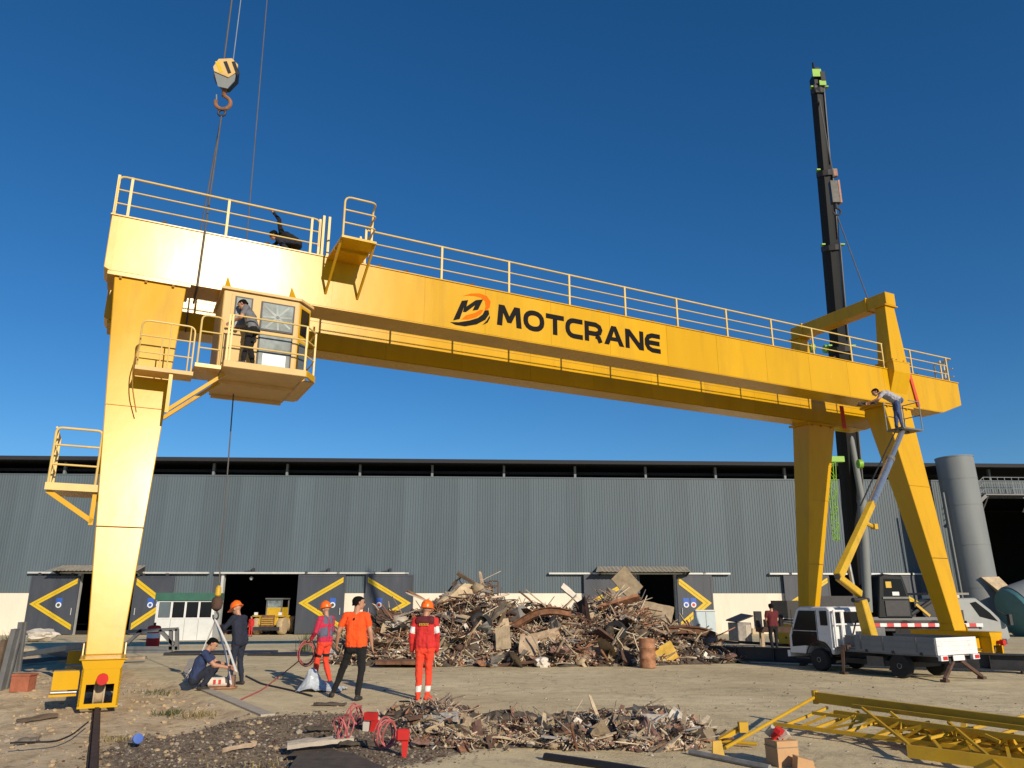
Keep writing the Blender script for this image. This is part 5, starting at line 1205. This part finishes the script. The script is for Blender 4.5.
low2, _ = heap('near low heap of tangled rods and boards left of the yellow truss', [(1.75, 10.7, .9, .75, .25), (1.3, 11.3, .75, .6, .28), (2.1, 11.5, .6, .6, .32), (.8, 10.4, .55, .4, .18)], (.2, 3.1, 9.7, 12.6), dict(plank=80, sheet=50, pipe=110, channel=20, lump=40, wire_tangle=40), 33, .32, 1500)
rg = random.Random(77)
for kind, n_, s0, s1 in (('plank', 26, .9, 1.35), ('sheet', 16, .7, 1.1), ('pipe', 36, 1.0, 1.5), ('channel', 10, .9, 1.3), ('lump', 16, 1.0, 1.8), ('wire_tangle', 20, 1.2, 1.9)):
    for i in range(n_):
        for _ in range(60):
            x, y = rg.uniform(-5, 7.4), rg.uniform(22, 27.5); h_ = hz(x, y)
            if h_ > .25: break
        o = bpy.data.objects.new(kind, variant(kind, rg)); C.objects.link(o); o.parent = mainheap
        sc = rg.uniform(s0, s1); o.scale = (sc, sc*(.7 if kind == 'pipe' else 1), sc*(.7 if kind == 'pipe' else 1)); o.rotation_euler = (rg.uniform(.2, 1.2) if kind == 'sheet' else rg.uniform(-.5, .5), rg.gauss(0, .45), rg.uniform(0, 6.28))
        o.location = (x-mainheap.location.x, y-mainheap.location.y, h_+.02)
# singled-out items on the heaps
def slab(label, c, dims, rot, m, name='scrap_board', cat='board'):
    n = 6; vs = []; L, w, t = dims
    for z_ in (-t/2, t/2):
        for i in range(n+1):
            for j in range(n+1):
                ed = .03*noise.noise((i*1.7+c[0], j*1.3, 3))*(i in (0, n) or j in (0, n))
                vs.append((-L/2+L*i/n+ed, -w/2+w*j/n+ed, z_+.03*noise.noise((i*.5+c[0], j*.5, 1))))
    q = (n+1)**2; f = [(i*(n+1)+j, (i+1)*(n+1)+j, (i+1)*(n+1)+j+1, i*(n+1)+j+1) for i in range(n) for j in range(n)]
    rim = [i*(n+1) for i in range(n+1)]+[n*(n+1)+j for j in range(1, n+1)]+[i*(n+1)+n for i in range(n-1, -1, -1)]+[j for j in range(n-1, 0, -1)]
    fs = [a[::-1] for a in f]+[tuple(b+q for b in a) for a in f]+[(rim[i], rim[(i+1) % len(rim)], rim[(i+1) % len(rim)]+q, rim[i]+q) for i in range(len(rim))]
    o = MB().add(vs, fs).build(name, m); o.location = c; o.rotation_euler = rot; return tag(o, label, cat)
slab('square tan board tilted on the heap by the dark doorway', D(656, 617, 25.5), (1.0, .85, .10), (R(72), R(12), R(-18)), 'scrap_tan')
slab('tan board standing above the heap at the awning', D(627, 583, 27.5), (.95, .7, .05), (R(80), R(48), R(5)), 'scrap_tan')
slab('long pale board leaning on the heap top', D(577, 599, 25.6), (1.3, .22, .06), (R(60), R(40), R(10)), 'scrap_white', 'scrap_plank', 'plank')
slab('brown plywood sheet standing at the heap foot', D(528, 650, 22.3), (.55, .75, .03), (R(76), R(8), R(20)), 'wood', 'plywood_sheet')
slab('tan crumpled sheet at the heap foot beside the red-clad worker', D(503, 638, 22.6), (.42, .62, .02), (R(75), R(-8), R(-12)), 'scrap_tan', 'scrap_sheet', 'sheet')
slab('long white board lying at the right foot of the heap', D(697, 656, 23.4), (1.5, .5, .07), (R(4), R(2), R(-3)), 'scrap_white', 'scrap_board')
slab('pinkish red steel trough lying across the heap foot', D(580, 652, 22.6), (1.7, .3, .16), (R(20), R(2), R(4)), 'scrap_pink', 'steel_trough', 'trough')
slab('thin white lath lying across the heap middle', D(605, 628, 23.9), (1.1, .07, .03), (R(20), R(-3), R(3)), 'scrap_white', 'scrap_lath', 'lath')
slab('pale lath slanting down the heap face', D(612, 645, 22.9), (1.15, .09, .03), (R(30), R(-52), R(5)), 'wood_pale', 'scrap_lath', 'lath')
slab('dark timber poking up from the heap peak', D(473, 583, 25.6), (1.2, .10, .10), (R(20), R(32), R(0)), 'wood_dark', 'timber_beam', 'timber')
slab('rusty flat plate lying at the heap foot behind the red-clad worker', D(405, 662, 21.8), (1.5, .5, .08), (R(3), R(0), R(-2)), 'rust', 'steel_plate', 'plate')
slab('yellow tub lid leaning behind the rusty drum', D(663, 655, 22.8), (.75, .5, .06), (R(70), R(-25), R(0)), 'scrap_yellow', 'tub_lid', 'lid')
for lab, px_, py_, yy, r_, fl, mm in (('big pale lump of broken foam on the heap peak', 462, 602, 25.6, .62, .9, 'scrap_tan'), ('brown rotten bale on the heap shoulder', 478, 616, 25.0, .5, 1.3, 'concrete'), ('grey tangled bale at the left of the heap', 440, 616, 25.2, .5, .9, 'scrap_tan'), ('black bundle on the heap right end', 691, 645, 23.8, .3, .8, 'scrap_dark'), ('small white tyre-like wheel hub at the heap foot', 542, 663, 21.9, .2, .8, 'scrap_white')):
    o = link('scrap_bale', blob(r_, px_*.1, .45, fl, 3), None, True); o.data.materials.append(MAT[mm]); o.location = D(px_, py_, yy); tag(o, lab, 'bale')
def on_heap(x, y, dz=.12): return Vector((x, y, hz(x, y)+dz+gzf(y)))
for lab, x, y, rot in (('rusty bent I-beam sticking out at the left of the big heap', -3.6, 23.6, (.1, -.35, .5)), ('rusty bent I-beam lying across the heap centre', .6, 23.7, (.3, .12, 2.9)), ('rusty bent I-beam slanting at the heap right end', 4.9, 23.9, (.2, .3, .3))):
    n = 9; vs = []; pr_ = [(-.09, -.1), (.09, -.1), (.09, -.085), (.01, -.085), (.01, .085), (.09, .085), (.09, .1), (-.09, .1), (-.09, .085), (-.01, .085), (-.01, -.085), (-.09, -.085)]; k = len(pr_)
    for i in range(n):
        t_ = i/(n-1); xx = (t_-.5)*2.4; bend = .32*math.sin(t_*3.3+x)
        vs += [(xx, a+.1*math.sin(t_*5), b_+bend) for a, b_ in pr_]
    fs = [(i*k+j, i*k+(j+1) % k, (i+1)*k+(j+1) % k, (i+1)*k+j) for i in range(n-1) for j in range(k)]+[tuple(range(k-1, -1, -1)), tuple(range((n-1)*k, n*k))]
    o = MB().add(vs, fs).build('bent_beam', 'rust'); o.location = on_heap(x, y, .15); o.rotation_euler = rot; tag(o, lab, 'beam'); o['kind'] = 'thing'
for lab, x, y, rot in (('worn black tyre lying on the heap left of the plywood sheet', -.9, 23.2, (.9, .2, .3)), ('worn black tyre half buried near the rusty drum', 3.0, 23.2, (1.1, -.2, -.4))):
    o = MB().lathe([(.17, -.08), (.28, -.10), (.33, -.06), (.34, 0), (.33, .06), (.28, .10), (.17, .08), (.19, 0), (.17, -.08)], 24).build('tyre_casing', 'rubber', None, True); o.location = on_heap(x, y, .12); o.rotation_euler = rot; tag(o, lab, 'tyre')
for lab, x, y, m_ in (('loose rusty wire coil on the heap left slope', -2.5, 24.2, 'rust'), ('loose dark wire coil on the heap centre slope', 1.9, 24.2, 'rust_dark'), ('loose rusty wire coil near the doorway board', 4.0, 24.6, 'rust')):
    t = thing('wire_coil', lab, 'wire', on_heap(x, y, .1), x); t.rotation_euler = (.5, .3, x)
    for q in range(7): MB().pipe([((.34+.03*math.sin(q*2))*math.cos(a), (.28+.03*math.cos(q*3))*math.sin(a), .03*q-.1+.05*math.sin(a*2+q)) for a in (6.283*i/20 for i in range(20))], .012, 5, True).build('wire_turn', m_, t)
gt = thing('steel_grating', 'rusty steel grating leaning on the heap front', 'grating', on_heap(2.5, 23.3, .25)); gt.rotation_euler = (R(62), .15, .3)
for i in range(9): MB().bb(-.5+.12*i, -.485+.12*i, -.35, .35, 0, .03).build('grating_bar', 'rust_dark', gt)
for i in range(5): MB().bb(-.5, .47, -.35+.17*i, -.335+.17*i, .031, .045).build('grating_bar', 'rust_dark', gt)
cd_ = thing('crushed_drum', 'crushed grey drum on the heap right of the ladder', 'drum', on_heap(.1, 24.6, .2)); cd_.rotation_euler = (1.2, .4, .8)
n = 18; vs = []
for j in range(7):
    for i in range(n):
        a = 6.283*i/n; r_ = .27*(1-.35*max(0, math.sin(a*1.0+.6))*math.sin(j/6*3.14))+.02*math.sin(a*5+j); vs.append((r_*math.cos(a), r_*math.sin(a), -.35+.7*j/6))
MB().add(vs, [(j*n+i, j*n+(i+1) % n, (j+1)*n+(i+1) % n, (j+1)*n+i) for j in range(6) for i in range(n)]+[tuple(range(n-1, -1, -1)), tuple(range(6*n, 7*n))]).build('shell', 'scrap_grey', cd_, smooth=True)
ld = thing('wooden_ladder', 'short wooden ladder poking up from the heap peak', 'ladder', D(493, 604, 25.8), R(5))
for s in (-.16, .16): MB().bb(s-.025, s+.025, -.03, .03, -.4, .72).build('stile', 'rust_dark', ld)
for z in (-.2, .05, .3, .55, .70): MB().bb(-.134, .134, -.02, .02, z, z+.04).build('rung', 'rust_dark', ld)
bl = thing('rusty_drum', 'rusty brown steel drum standing at the heap foot', 'drum', G(648, 668)); bl.scale = (.8, .8, .86)
MB().lathe([(.24, 0), (.27, .02), (.27, .27), (.285, .29), (.27, .31), (.27, .58), (.285, .60), (.27, .62), (.27, .86), (.28, .88), (.24, .88), (.24, .84)], 24).build('shell', 'rust', bl, smooth=True)
# a second drum, red with white band, by the grey frame
b2 = thing('red_drum', 'red drum with a white band behind the grey steel frame', 'drum', G(152, 648))
MB().lathe([(.22, 0), (.24, .02), (.24, .75), (.2, .80), (.1, .82)], 20).build('shell', 'red_paint', b2, smooth=True); MB().lathe([(.243, .36), (.243, .54)], 20).build('band', 'white_paint', b2)
MB().tube((0, 0, .82), (0, 0, .92), .05).build('cap', 'dark_steel', b2)

# ------------------------------------------------------------------ yellow trusses and frames lying front right
def truss(label, build):
    t = thing('yellow_truss', label, 'truss'); 
    for nm, mb in build: mb.build(nm, 'yellow_truss', t)
    return t
A0, A1 = G(815, 697, .40), G(1075, 731, .40)
B0, B1 = G(774, 724, .12), G(1000, 752, .12)
dirA = (A1-A0).normalized()
parts = [('chord', MB().beam(A0, A1, .06, .14)), ('chord', MB().tube(A0+Vector((0, 0, .09)), A0+Vector((.01, 0, -.09)), .045, n=10)), ('chord', MB().beam(B0, B1, .035, .045)), ('chord', MB().beam(A0.lerp(B0, .5)+dirA*.3, A1.lerp(B1, .5), .035, .04))]
parts += [('rail', MB().tube(A0, G(725, 748, .05), .022)), ('rail', MB().tube(G(716, 741, .05), G(757, 744, .05), .022))]
for i in range(7):
    t_ = .06+.15*i; parts.append(('rung', MB().beam(A0.lerp(A1, t_)-Vector((0, 0, .12)), B0.lerp(B1, t_*.98), .026, .034)))
yt1 = truss('long yellow ladder frame propped on the concrete, its solid chord uppermost', parts)
C0, C1 = G(852, 706, .38), G(1075, 735, .38); E0, E1 = G(908, 751, .12), G(1075, 773, .12); F0, F1 = G(872, 722, .20), G(1075, 750, .20)
parts = [('chord', MB().beam(C0, C1, .04, .05)), ('chord', MB().beam(E0, E1, .06, .13)), ('chord', MB().beam(F0, F1, .06, .09))]
for a, b_ in (((862, 708, .38), (918, 752, .1)), ((948, 722, .34), (1005, 770, .1)), ((985, 735, .3), (1000, 742, .25)), ((930, 738, .2), (1024, 716, .38)), ((965, 745, .15), (1040, 722, .38)), ((890, 712, .38), (918, 735, .15))):
    parts.append(('brace', MB().beam(G(*a), G(*b_), .026, .032)))
for i in range(5): parts.append(('rung', MB().beam(F0.lerp(F1, .1+.2*i), E0.lerp(E1, .05+.2*i), .035, .035)))
truss('tangle of yellow braces and deep chords piled at the right frame edge', parts)
H0, H1 = G(835, 712, .30), G(1075, 745, .30); I0, I1 = G(800, 727, .08), G(1060, 762, .08)
parts = [('chord', MB().beam(H0, H1, .04, .05)), ('chord', MB().beam(I0, I1, .04, .05))]
for i in range(9):
    a, b_ = H0.lerp(H1, i/9), H0.lerp(H1, (i+1)/9); c, d = I0.lerp(I1, i/9), I0.lerp(I1, (i+1)/9)
    parts += [('brace', MB().beam(a, d if i % 2 else c, .025, .03)), ('brace', MB().beam(c if i % 2 else d, b_, .025, .03))]
truss('slender yellow zigzag lattice lying under the ladder frame', parts)
C0, C1 = G(905, 738, .10), G(1090, 762, .10)
truss('lowest yellow box chord lying flat beneath the brace pile', [('chord', MB().beam(C0, C1, .16, .10)), ('chord', MB().beam(C0+Vector((.5, .55, 0)), C1+Vector((.5, .55, 0)), .16, .10)), ('tie', MB().beam(C0+Vector((.8, .1, .1)), C0+Vector((1.1, .6, .1)), .06, .05)), ('tie', MB().beam(C0+Vector((1.8, -.1, .1)), C0+Vector((2.1, .4, .1)), .06, .05))])
tag(MB().beam(G(718, 741, .06), G(742, 727, .18), .05, .05).box(G(743, 727, .20), (.11, .09, .12)).build('yellow_stub', 'yellow_truss'), 'short yellow stub arm with square end plate', 'stub arm')
kb = thing('cardboard_carton', 'brown cardboard carton holding red packets on the near concrete', 'carton', G(783, 765), R(15))
MB().bb(-.13, .13, -.12, .12, 0, .26).build('body', 'cardboard', kb); MB().bb(-.14, .14, -.125, .125, .19, .20).build('tape', 'scrap_tan', kb)
for i in range(5): MB().box((rng.uniform(-.08, .08), rng.uniform(-.07, .07), .28+.02*i), (.12, .07, .05), (rng.random(), rng.random(), rng.random()*3)).build('packet', 'red_paint' if i % 2 == 0 else 'scrap_white', kb)
tag(MB().prism([(0, -.07, 0), (.2, -.07, 0), (.18, -.07, .1), (.02, -.07, .14)], (0, .16, 0)).build('carton_scrap', 'cardboard'), 'torn carton piece lying beside the brown carton', 'carton').location = G(795, 770)
tag(MB().prism([(0, 0, 0), (.14, 0, 0), (.12, .04, .17), (.02, .04, .16)], (0, .03, 0)).build('yellow_plate', 'scrap_yellow'), 'pale yellow plate standing at the near heap end', 'plate').location = G(713, 757)

# ------------------------------------------------------------------ left yard: grey frames, posts, hook ball and slings
def frame(label, segs, w=.14, m='grey_steel', name='grey_truss'):
    t = thing(name, label, 'steel frame')
    for a, b_ in segs: MB().beam(G(*a), G(*b_), w, w).build('member', m, t)
    return t
frame('grey steel truss sloping down behind the lone leg', [((20, 655, .3), (120, 640, 1.0)), ((20, 662, .05), (120, 652, .1)), ((40, 652, .4), (80, 656, .1))], .12)
y_ = 27.5
ff = thing('grey_truss', 'rectangular grey steel frame on the ground right of the lone leg', 'steel frame')
for a, b_ in (((122, 632), (178, 629)), ((122, 648), (178, 648)), ((177, 629), (177, 650)), ((171, 630), (171, 650)), ((124, 646), (142, 630)), ((160, 630), (174, 645)), ((122, 652), (172, 652))):
    MB().beam(D(*a, y_), D(*b_, y_), .11, .11).build('member', 'grey_steel', ff)
for i, (a, b_, yy, lab, r_) in enumerate((((2, 690), (17, 629), 16.4, 'tall grey steel post leaning at the left frame edge', .24), ((15, 672), (22, 622), 17.2, 'slimmer grey steel post standing behind the leaning one', .12), ((-4, 680), (5, 640), 17.0, 'dark short post cut by the left frame edge', .14))):
    tag(MB().beam(D(*a, yy), D(*b_, yy), r_, .1).beam(D(*a, yy)+Vector((0, .05, 0)), D(*b_, yy)+Vector((0, .05, 0)), .05, .16).build('steel_post', 'grey_steel' if i < 2 else 'wood_dark'), lab, 'post')
tag(MB().box((0, 0, .14), (.36, .28, .30)).box((.01, 0, .31), (.38, .30, .04)).build('brick_block', 'brick', bevel=.01), 'red brick block by the leaning grey posts', 'brick').location = G(22, 691)
tw = tag(MB().beam((0, 0, .06), (2.2, .5, .14), .25, .08).build('timber_board', 'wood'), 'weathered board lying in the dirt behind the lone leg', 'board'); tw.location = G(60, 664)
o = link('rubbish_pile', blob(.55, 3.3, .5, .55, 3), None, True); o.data.materials.append(MAT['scrap_white']); o.location = GG(38, 642)+Vector((0, 0, .35)); o.scale = (1.5, 1, 1); tag(o, 'white rubbish heaped at the foot of the leftmost door', 'rubbish')
hbk = thing('hook_ball', 'yellow and rusty hook ball held by the navy-clad worker', 'hook ball', LB); hbk.scale = (.66, .66, .85)
MB().lathe([(.03, .52), (.09, .46), (.10, .28), (.06, .24)], 14).build('swivel', 'yellow_machine', hbk, smooth=True); MB().lathe([(.05, .26), (.15, .20), (.19, .08), (.15, -.06), (.05, -.12)], 16).build('ball', 'rust_dark', hbk, smooth=True)
MB().pipe([(0, 0, -.1)]+arc((0, 0, -.24), .09, 60, -200, 10, (1,0,0), (0,0,1)), .028).build('hook', 'dark_steel', hbk)
hk_ = LB+Vector((0, 0, -.275))
rig = G(206, 690)
ends = [(G(184, 681, .05), "left"), (G(231, 684, .12), 'middle'), (G(236, 671, .40), 'right')]
for (e, nm), lab in zip(ends, ('white sling running down left of the squatting man', 'white sling running down to the grey hoist unit', 'short white sling looped towards the navy-clad worker')):
    d = (e-hk_); mid = hk_.lerp(e, .5)+Vector((.06, 0, -.05))
    tag(MB().beam(hk_, mid, .015, .06, up=(0, 1, 0)).beam(mid, e, .015, .06, up=(0, 1, 0)).build('lifting_sling', 'sling_white'), lab, 'sling')
hu = thing('hoist_unit', 'pale grey hoist unit on the ground between the white slings', 'hoist', G(219, 689), R(10)); hu.scale = (.85,)*3
MB().tube((-.25, 0, .16), (.2, 0, .16), .11, n=14).build('motor', 'scrap_white', hu, smooth=True); MB().box((.28, 0, .17), (.14, .26, .28)).build('gearbox', 'scrap_pink', hu); MB().bb(-.45, .4, -.16, .16, .02, .05).build('base_plate', 'rust', hu)
MB().box((-.1, -.112, .17), (.06, .01, .1)).build('label_plate', 'red_sign', hu); MB().box((.02, -.112, .17), (.06, .01, .1)).build('label_plate', 'red_sign', hu)
# hose coils
def coil(label, c, rz, r_=.28):
    t = thing('hose_coil', label, 'hose', c, rz)
    for k in range(5):
        rr_ = r_*(.74+.06*k+.05*math.sin(k*2.4)); MB().pipe([(rr_*.72*math.cos(a), (k-2)*.035+.03*math.sin(a*2+k*1.7), .02+r_*1.05+rr_*math.sin(a)) for a in (2*math.pi*i/22 for i in range(22))], .010, 5, True).build('turn', 'hose_red', t)
    return t
coil('red hose coil hanging from the hand of the worker in crimson sleeves', Vector((G(306, 684).x, 17.5, .32)), R(10))
coil('red hose coil standing at the near scrap beside a boot', G(355, 728), R(50), .15)
coil('red hose coil standing alone left on the near concrete', G(342, 744), R(-50), .16)
coil('red hose coil leaning by the red canister stand', G(386, 752), R(40), .18)
hs = [G(258, 660), G(280, 664, .02), G(300, 672, .03), G(312, 660, .2), D(312, 650, 17.8)]
tag(MB().pipe(rnd([D(300, 660, 17.7), G(285, 672, .02), G(262, 690, .015), G(240, 700, .015)], .5, 6), .014).build('air_hose', 'hose_red'), 'thin red hose trailing from the coil across the concrete', 'hose')
rs = thing('red_stand', 'red steel canister on a single leg among the near scrap', 'stand', G(402, 757), R(5))
MB().bb(-.075, .075, -.05, .05, .17, .30).build('canister', 'red_paint', rs, bevel=.02); MB().prism([(.0, -.03, 0), (.05, -.03, 0), (.07, -.03, .17), (-.01, -.03, .17)], (0, .06, 0)).build('leg', 'red_paint', rs)
rs2 = thing('red_stand', 'small red bracket with white foot behind the orange-shirted man', 'stand', G(372, 731), R(-15))
MB().bb(-.11, .06, -.05, .05, .14, .24).build('canister', 'red_paint', rs2); MB().prism([(-.02, -.04, 0), (.07, -.04, 0), (.08, -.04, .14), (.0, -.04, .14)], (0, .08, 0)).build('leg', 'red_paint', rs2); MB().bb(-.12, -.04, -.05, .05, 0, .12).build('foot', 'scrap_white', rs2)
# crumpled silver sheeting at the worker's feet
n = 16; vs = []
for j in range(n):
    for i in range(n):
        x, y = (i/(n-1)-.5)*.85, (j/(n-1)-.5)*.6
        z = max(0, .42*math.exp(-((x+.22)**2)/.03-(y**2)/.05)+.16*math.exp(-((x-.15)**2)/.05-(y**2)/.05))+.05*abs(noise.noise((x*9, y*9, 1)))+.03*noise.noise((x*20, y*20, 4))
        vs.append((x+.05*noise.noise((x*6, y*6, 8)), y+.05*noise.noise((x*6, y*6, 3)), max(.005, z)))
fs = [(j*n+i, j*n+i+1, (j+1)*n+i+1, (j+1)*n+i) for j in range(n-1) for i in range(n-1)]
o = MB().add(vs, fs).build('plastic_sheeting', 'silver_bag', None); o.location = G(322, 691); sm_ = o.modifiers.new('s', 'SOLIDIFY'); sm_.thickness = .006; tag(o, 'crumpled silver white sheeting at the feet of the worker with the coil', 'sheeting')
bu = thing('blue_bucket', 'small blue and white pot lying on the soil near the rail', 'pot', G(136, 743)+Vector((0, 0, .05))); bu.rotation_euler = (R(80), 0, R(40)); bu.scale = (.68,)*3
MB().lathe([(.075, -.1), (.085, .1), (.078, .1), (.07, -.09)], 18).build('shell', 'white_paint', bu, smooth=True); MB().lathe([(.087, .06), (.089, .11), (.06, .112)], 18).build('lid', 'blue_sign', bu, smooth=True)
# black cables, boards and slab edge in the near ground
def cable(label, pts, r_, m='black'): return tag(MB().pipe(rnd(pts, .3, 5), r_, 6).build('power_cable', m), label, 'cable')
cable('black cable snaking from the lone leg across pale soil', [G(88, 722, .06), G(72, 735, .05), G(55, 742, .04), G(30, 742, .08), G(10, 743, .08)], .012)
cable('thick dark hose lying along the near heap front', [G(545, 757, .03), G(580, 762, .03), G(620, 768, .03), G(660, 775, .03)], .05)
cable('grey flexible pipe lying at the near heap end', [G(690, 752, .03), G(730, 760, .03), G(770, 768, .03)], .035, 'scrap_grey')
cable('dark cable lying from the hoist unit towards the worker with the coil', [G(246, 676, .015), G(262, 684, .015), G(290, 690, .015), G(312, 696, .015)], .02)
# slab edge: a raised concrete lip with a dark gap below it
lip = thing('slab_edge', 'broken concrete slab lip with dark gap near the squatting man', 'slab', (0, 0, 0))
pl_ = [G(188, 660), G(182, 672), G(184, 685), G(205, 694), G(258, 717)]
for a, b_ in zip(pl_, pl_[1:]): MB().beam(a+Vector((.12, .1, -.02)), b_+Vector((.12, .1, -.02)), .22, .10).build('lip_piece', 'concrete', lip)
pit = [(298, 755), (330, 751), (352, 753), (372, 762), (398, 772), (330, 777), (285, 775)]  # flat dark patch painted in for the shade of a hole
tag(MB().prism([G(*p, .012) for p in pit], (0, 0, .004)).build('dark_hole_patch', 'scrap_dark'), 'flat black patch standing for a dark hole at the bottom of the near concrete', 'sheet')
slab('thin concrete paving piece bridging the flat black hole patch', G(312, 745)+Vector((.1, 0, .04)), (.8, .25, .05), (R(2), R(-3), R(20)), 'concrete', 'paving_slab', 'slab')
for i, (px_, py_, L, w, rz, m_, lab) in enumerate(((330, 706, .55, .14, -5, 'scrap_dark', 'dark board left of the orange-shirted man'), (358, 746, .45, .12, -8, 'scrap_dark', 'dark board beside the lone hose coil'), (322, 731, .35, .12, -4, 'scrap_dark', 'short dark board on the near concrete left'))):
    slab(lab, G(px_, py_)+Vector((0, 0, .03)), (L, w, .03), (0, 0, R(rz)), m_, 'dark_board')
slab('dark steel plate lying flat beside the navy-clad worker', G(222, 654)+Vector((0, 0, .05)), (3.4, 1.3, .06), (0, 0, R(6)), 'dark_steel', 'steel_plate', 'plate')
slab('second dark steel plate flat before the loader doorway', G(283, 655)+Vector((0, 0, .04)), (2.0, 1.0, .05), (0, 0, R(-4)), 'dark_steel', 'steel_plate', 'plate')
# ------------------------------------------------------------------ stones, clods, cinders, weeds
STN = [blob(.5, k*2.1, .5, .65, 1) for k in range(5)]
def scatter(name, n, fn, mats, smin, smax, seed):
    rg = random.Random(seed); b = MB(); mi = []
    for i in range(n):
        x, y = fn(rg); me_ = STN[rg.randrange(5)]; s = smin*(smax/smin)**(rg.random()**2.2); a = rg.uniform(0, 6.28); ca, sa = math.cos(a), math.sin(a); z = ground_z(x, y)
        b.add([(x+s*(v.co.x*ca-v.co.y*sa), y+s*(v.co.x*sa+v.co.y*ca), z+s*(v.co.z+.12)) for v in me_.vertices], [tuple(p.vertices) for p in me_.polygons]); mi += [rg.randrange(len(mats))]*len(me_.polygons)
    o = b.build(name, mats[0], None, kind='stuff')
    for m_ in mats[1:]: o.data.materials.append(MAT[m_])
    o.data.polygons.foreach_set('material_index', mi); return o
def in_cinder(rg):
    while 1:
        x, y = rg.uniform(-5.8, .3), rg.uniform(8.2, 13.4)
        if cinder(x, y) > rg.random()*.9: return x, y
o = scatter('cinder_gravel', 8000, in_cinder, ['stone_dark', 'scrap_dark', 'rust_dark', 'wood_dark', 'stone_dark', 'stone'], .012, .06, 1); o['label'] = 'dark cinder gravel spread over the near soil'; o['category'] = 'gravel'
def in_soil(rg):
    while 1:
        x, y = rg.uniform(-13, -1), rg.uniform(8, 20)
        if soil_at(x, y) > .15: return x, y
o = scatter('soil_stones', 2400, in_soil, ['dirt_clod', 'dirt_clod', 'dirt_clod', 'stone'], .015, .11, 2); o['label'] = 'loose clods and stones on the pale soil'; o['category'] = 'stones'
o = scatter('yard_litter', 1500, lambda rg: (rg.uniform(-4, 9), rg.uniform(8.5, 21)), ['stone', 'stone_dark', 'scrap_grey', 'wood', 'concrete'], .012, .055, 3); o['label'] = 'small litter scattered over the concrete yard'; o['category'] = 'litter'
def weed(label, c, n, h_, sp_, m, seed):
    rg = random.Random(seed); b = MB()
    for i in range(n):
        a = rg.uniform(0, 6.28); l = h_*rg.uniform(.4, 1); d = Vector((math.cos(a), math.sin(a), 0)); p = Vector((rg.gauss(0, sp_*.35), rg.gauss(0, sp_*.35), 0)); w = d.cross(Vector((0,0,1)))*.006*rg.uniform(.6, 1.6)
        q1 = p+d*l*.25+Vector((0,0,l*.6)); q2 = p+d*l*.6+Vector((0,0,l)); b.add([p-w, p+w, q1+w, q1-w, q2], [(0,1,2,3), (3,2,4)])
    o = b.build('weed_clump', m); o.location = (c.x, c.y, ground_z(c.x, c.y)-.01); o['kind'] = 'stuff'; return tag(o, label, 'weed')
for k, (lab, px_, py_, n_, h_, sp_, m_) in enumerate((('green weed clump on the soil by the slab lip', 172, 709, 130, .13, .45, 'leaf'), ('low green weeds behind the lone leg bogie', 158, 688, 130, .10, .8, 'leaf'), ('dry grass tuft near the slab gap', 200, 712, 120, .13, .45, 'leaf_dry'), ('sparse dry weeds at the bottom edge of the cinders', 260, 768, 200, .07, 1.2, 'leaf_dry'), ('dry weeds along the rail near the blue pot', 118, 735, 120, .07, .5, 'leaf_dry'), ('dark green shrub stem behind the leaning posts', 8, 655, 120, .95, .5, 'leaf'), ('green leafy sprig in front of the second doorway', 305, 652, 90, .8, .4, 'leaf'), ('tall weed by the scrap heap left end', 346, 650, 120, 1.2, .5, 'leaf'))):
    weed(lab, G(px_, py_), n_, h_, sp_, m_, 40+k)
for k, (px_, py_, L, w, rz, m_, lab) in enumerate(((38, 715, .55, .16, 40, 'wood_dark', 'dark broken plate half buried in the pale soil'), (28, 738, .25, .18, 10, 'stone_dark', 'dark clump on the pale soil near the frame corner'), (240, 745, .4, .03, 30, 'wood', 'thin stick lying on the cinders'), (700, 742, .4, .05, -20, 'wood_dark', 'dark stick at the near heap right side'))):
    c = G(px_, py_); slab(lab, Vector((c.x, c.y, ground_z(c.x, c.y)+.05)), (L, w, .03), (R(8), R(-6), R(rz)), m_, 'ground_scrap', 'scrap')
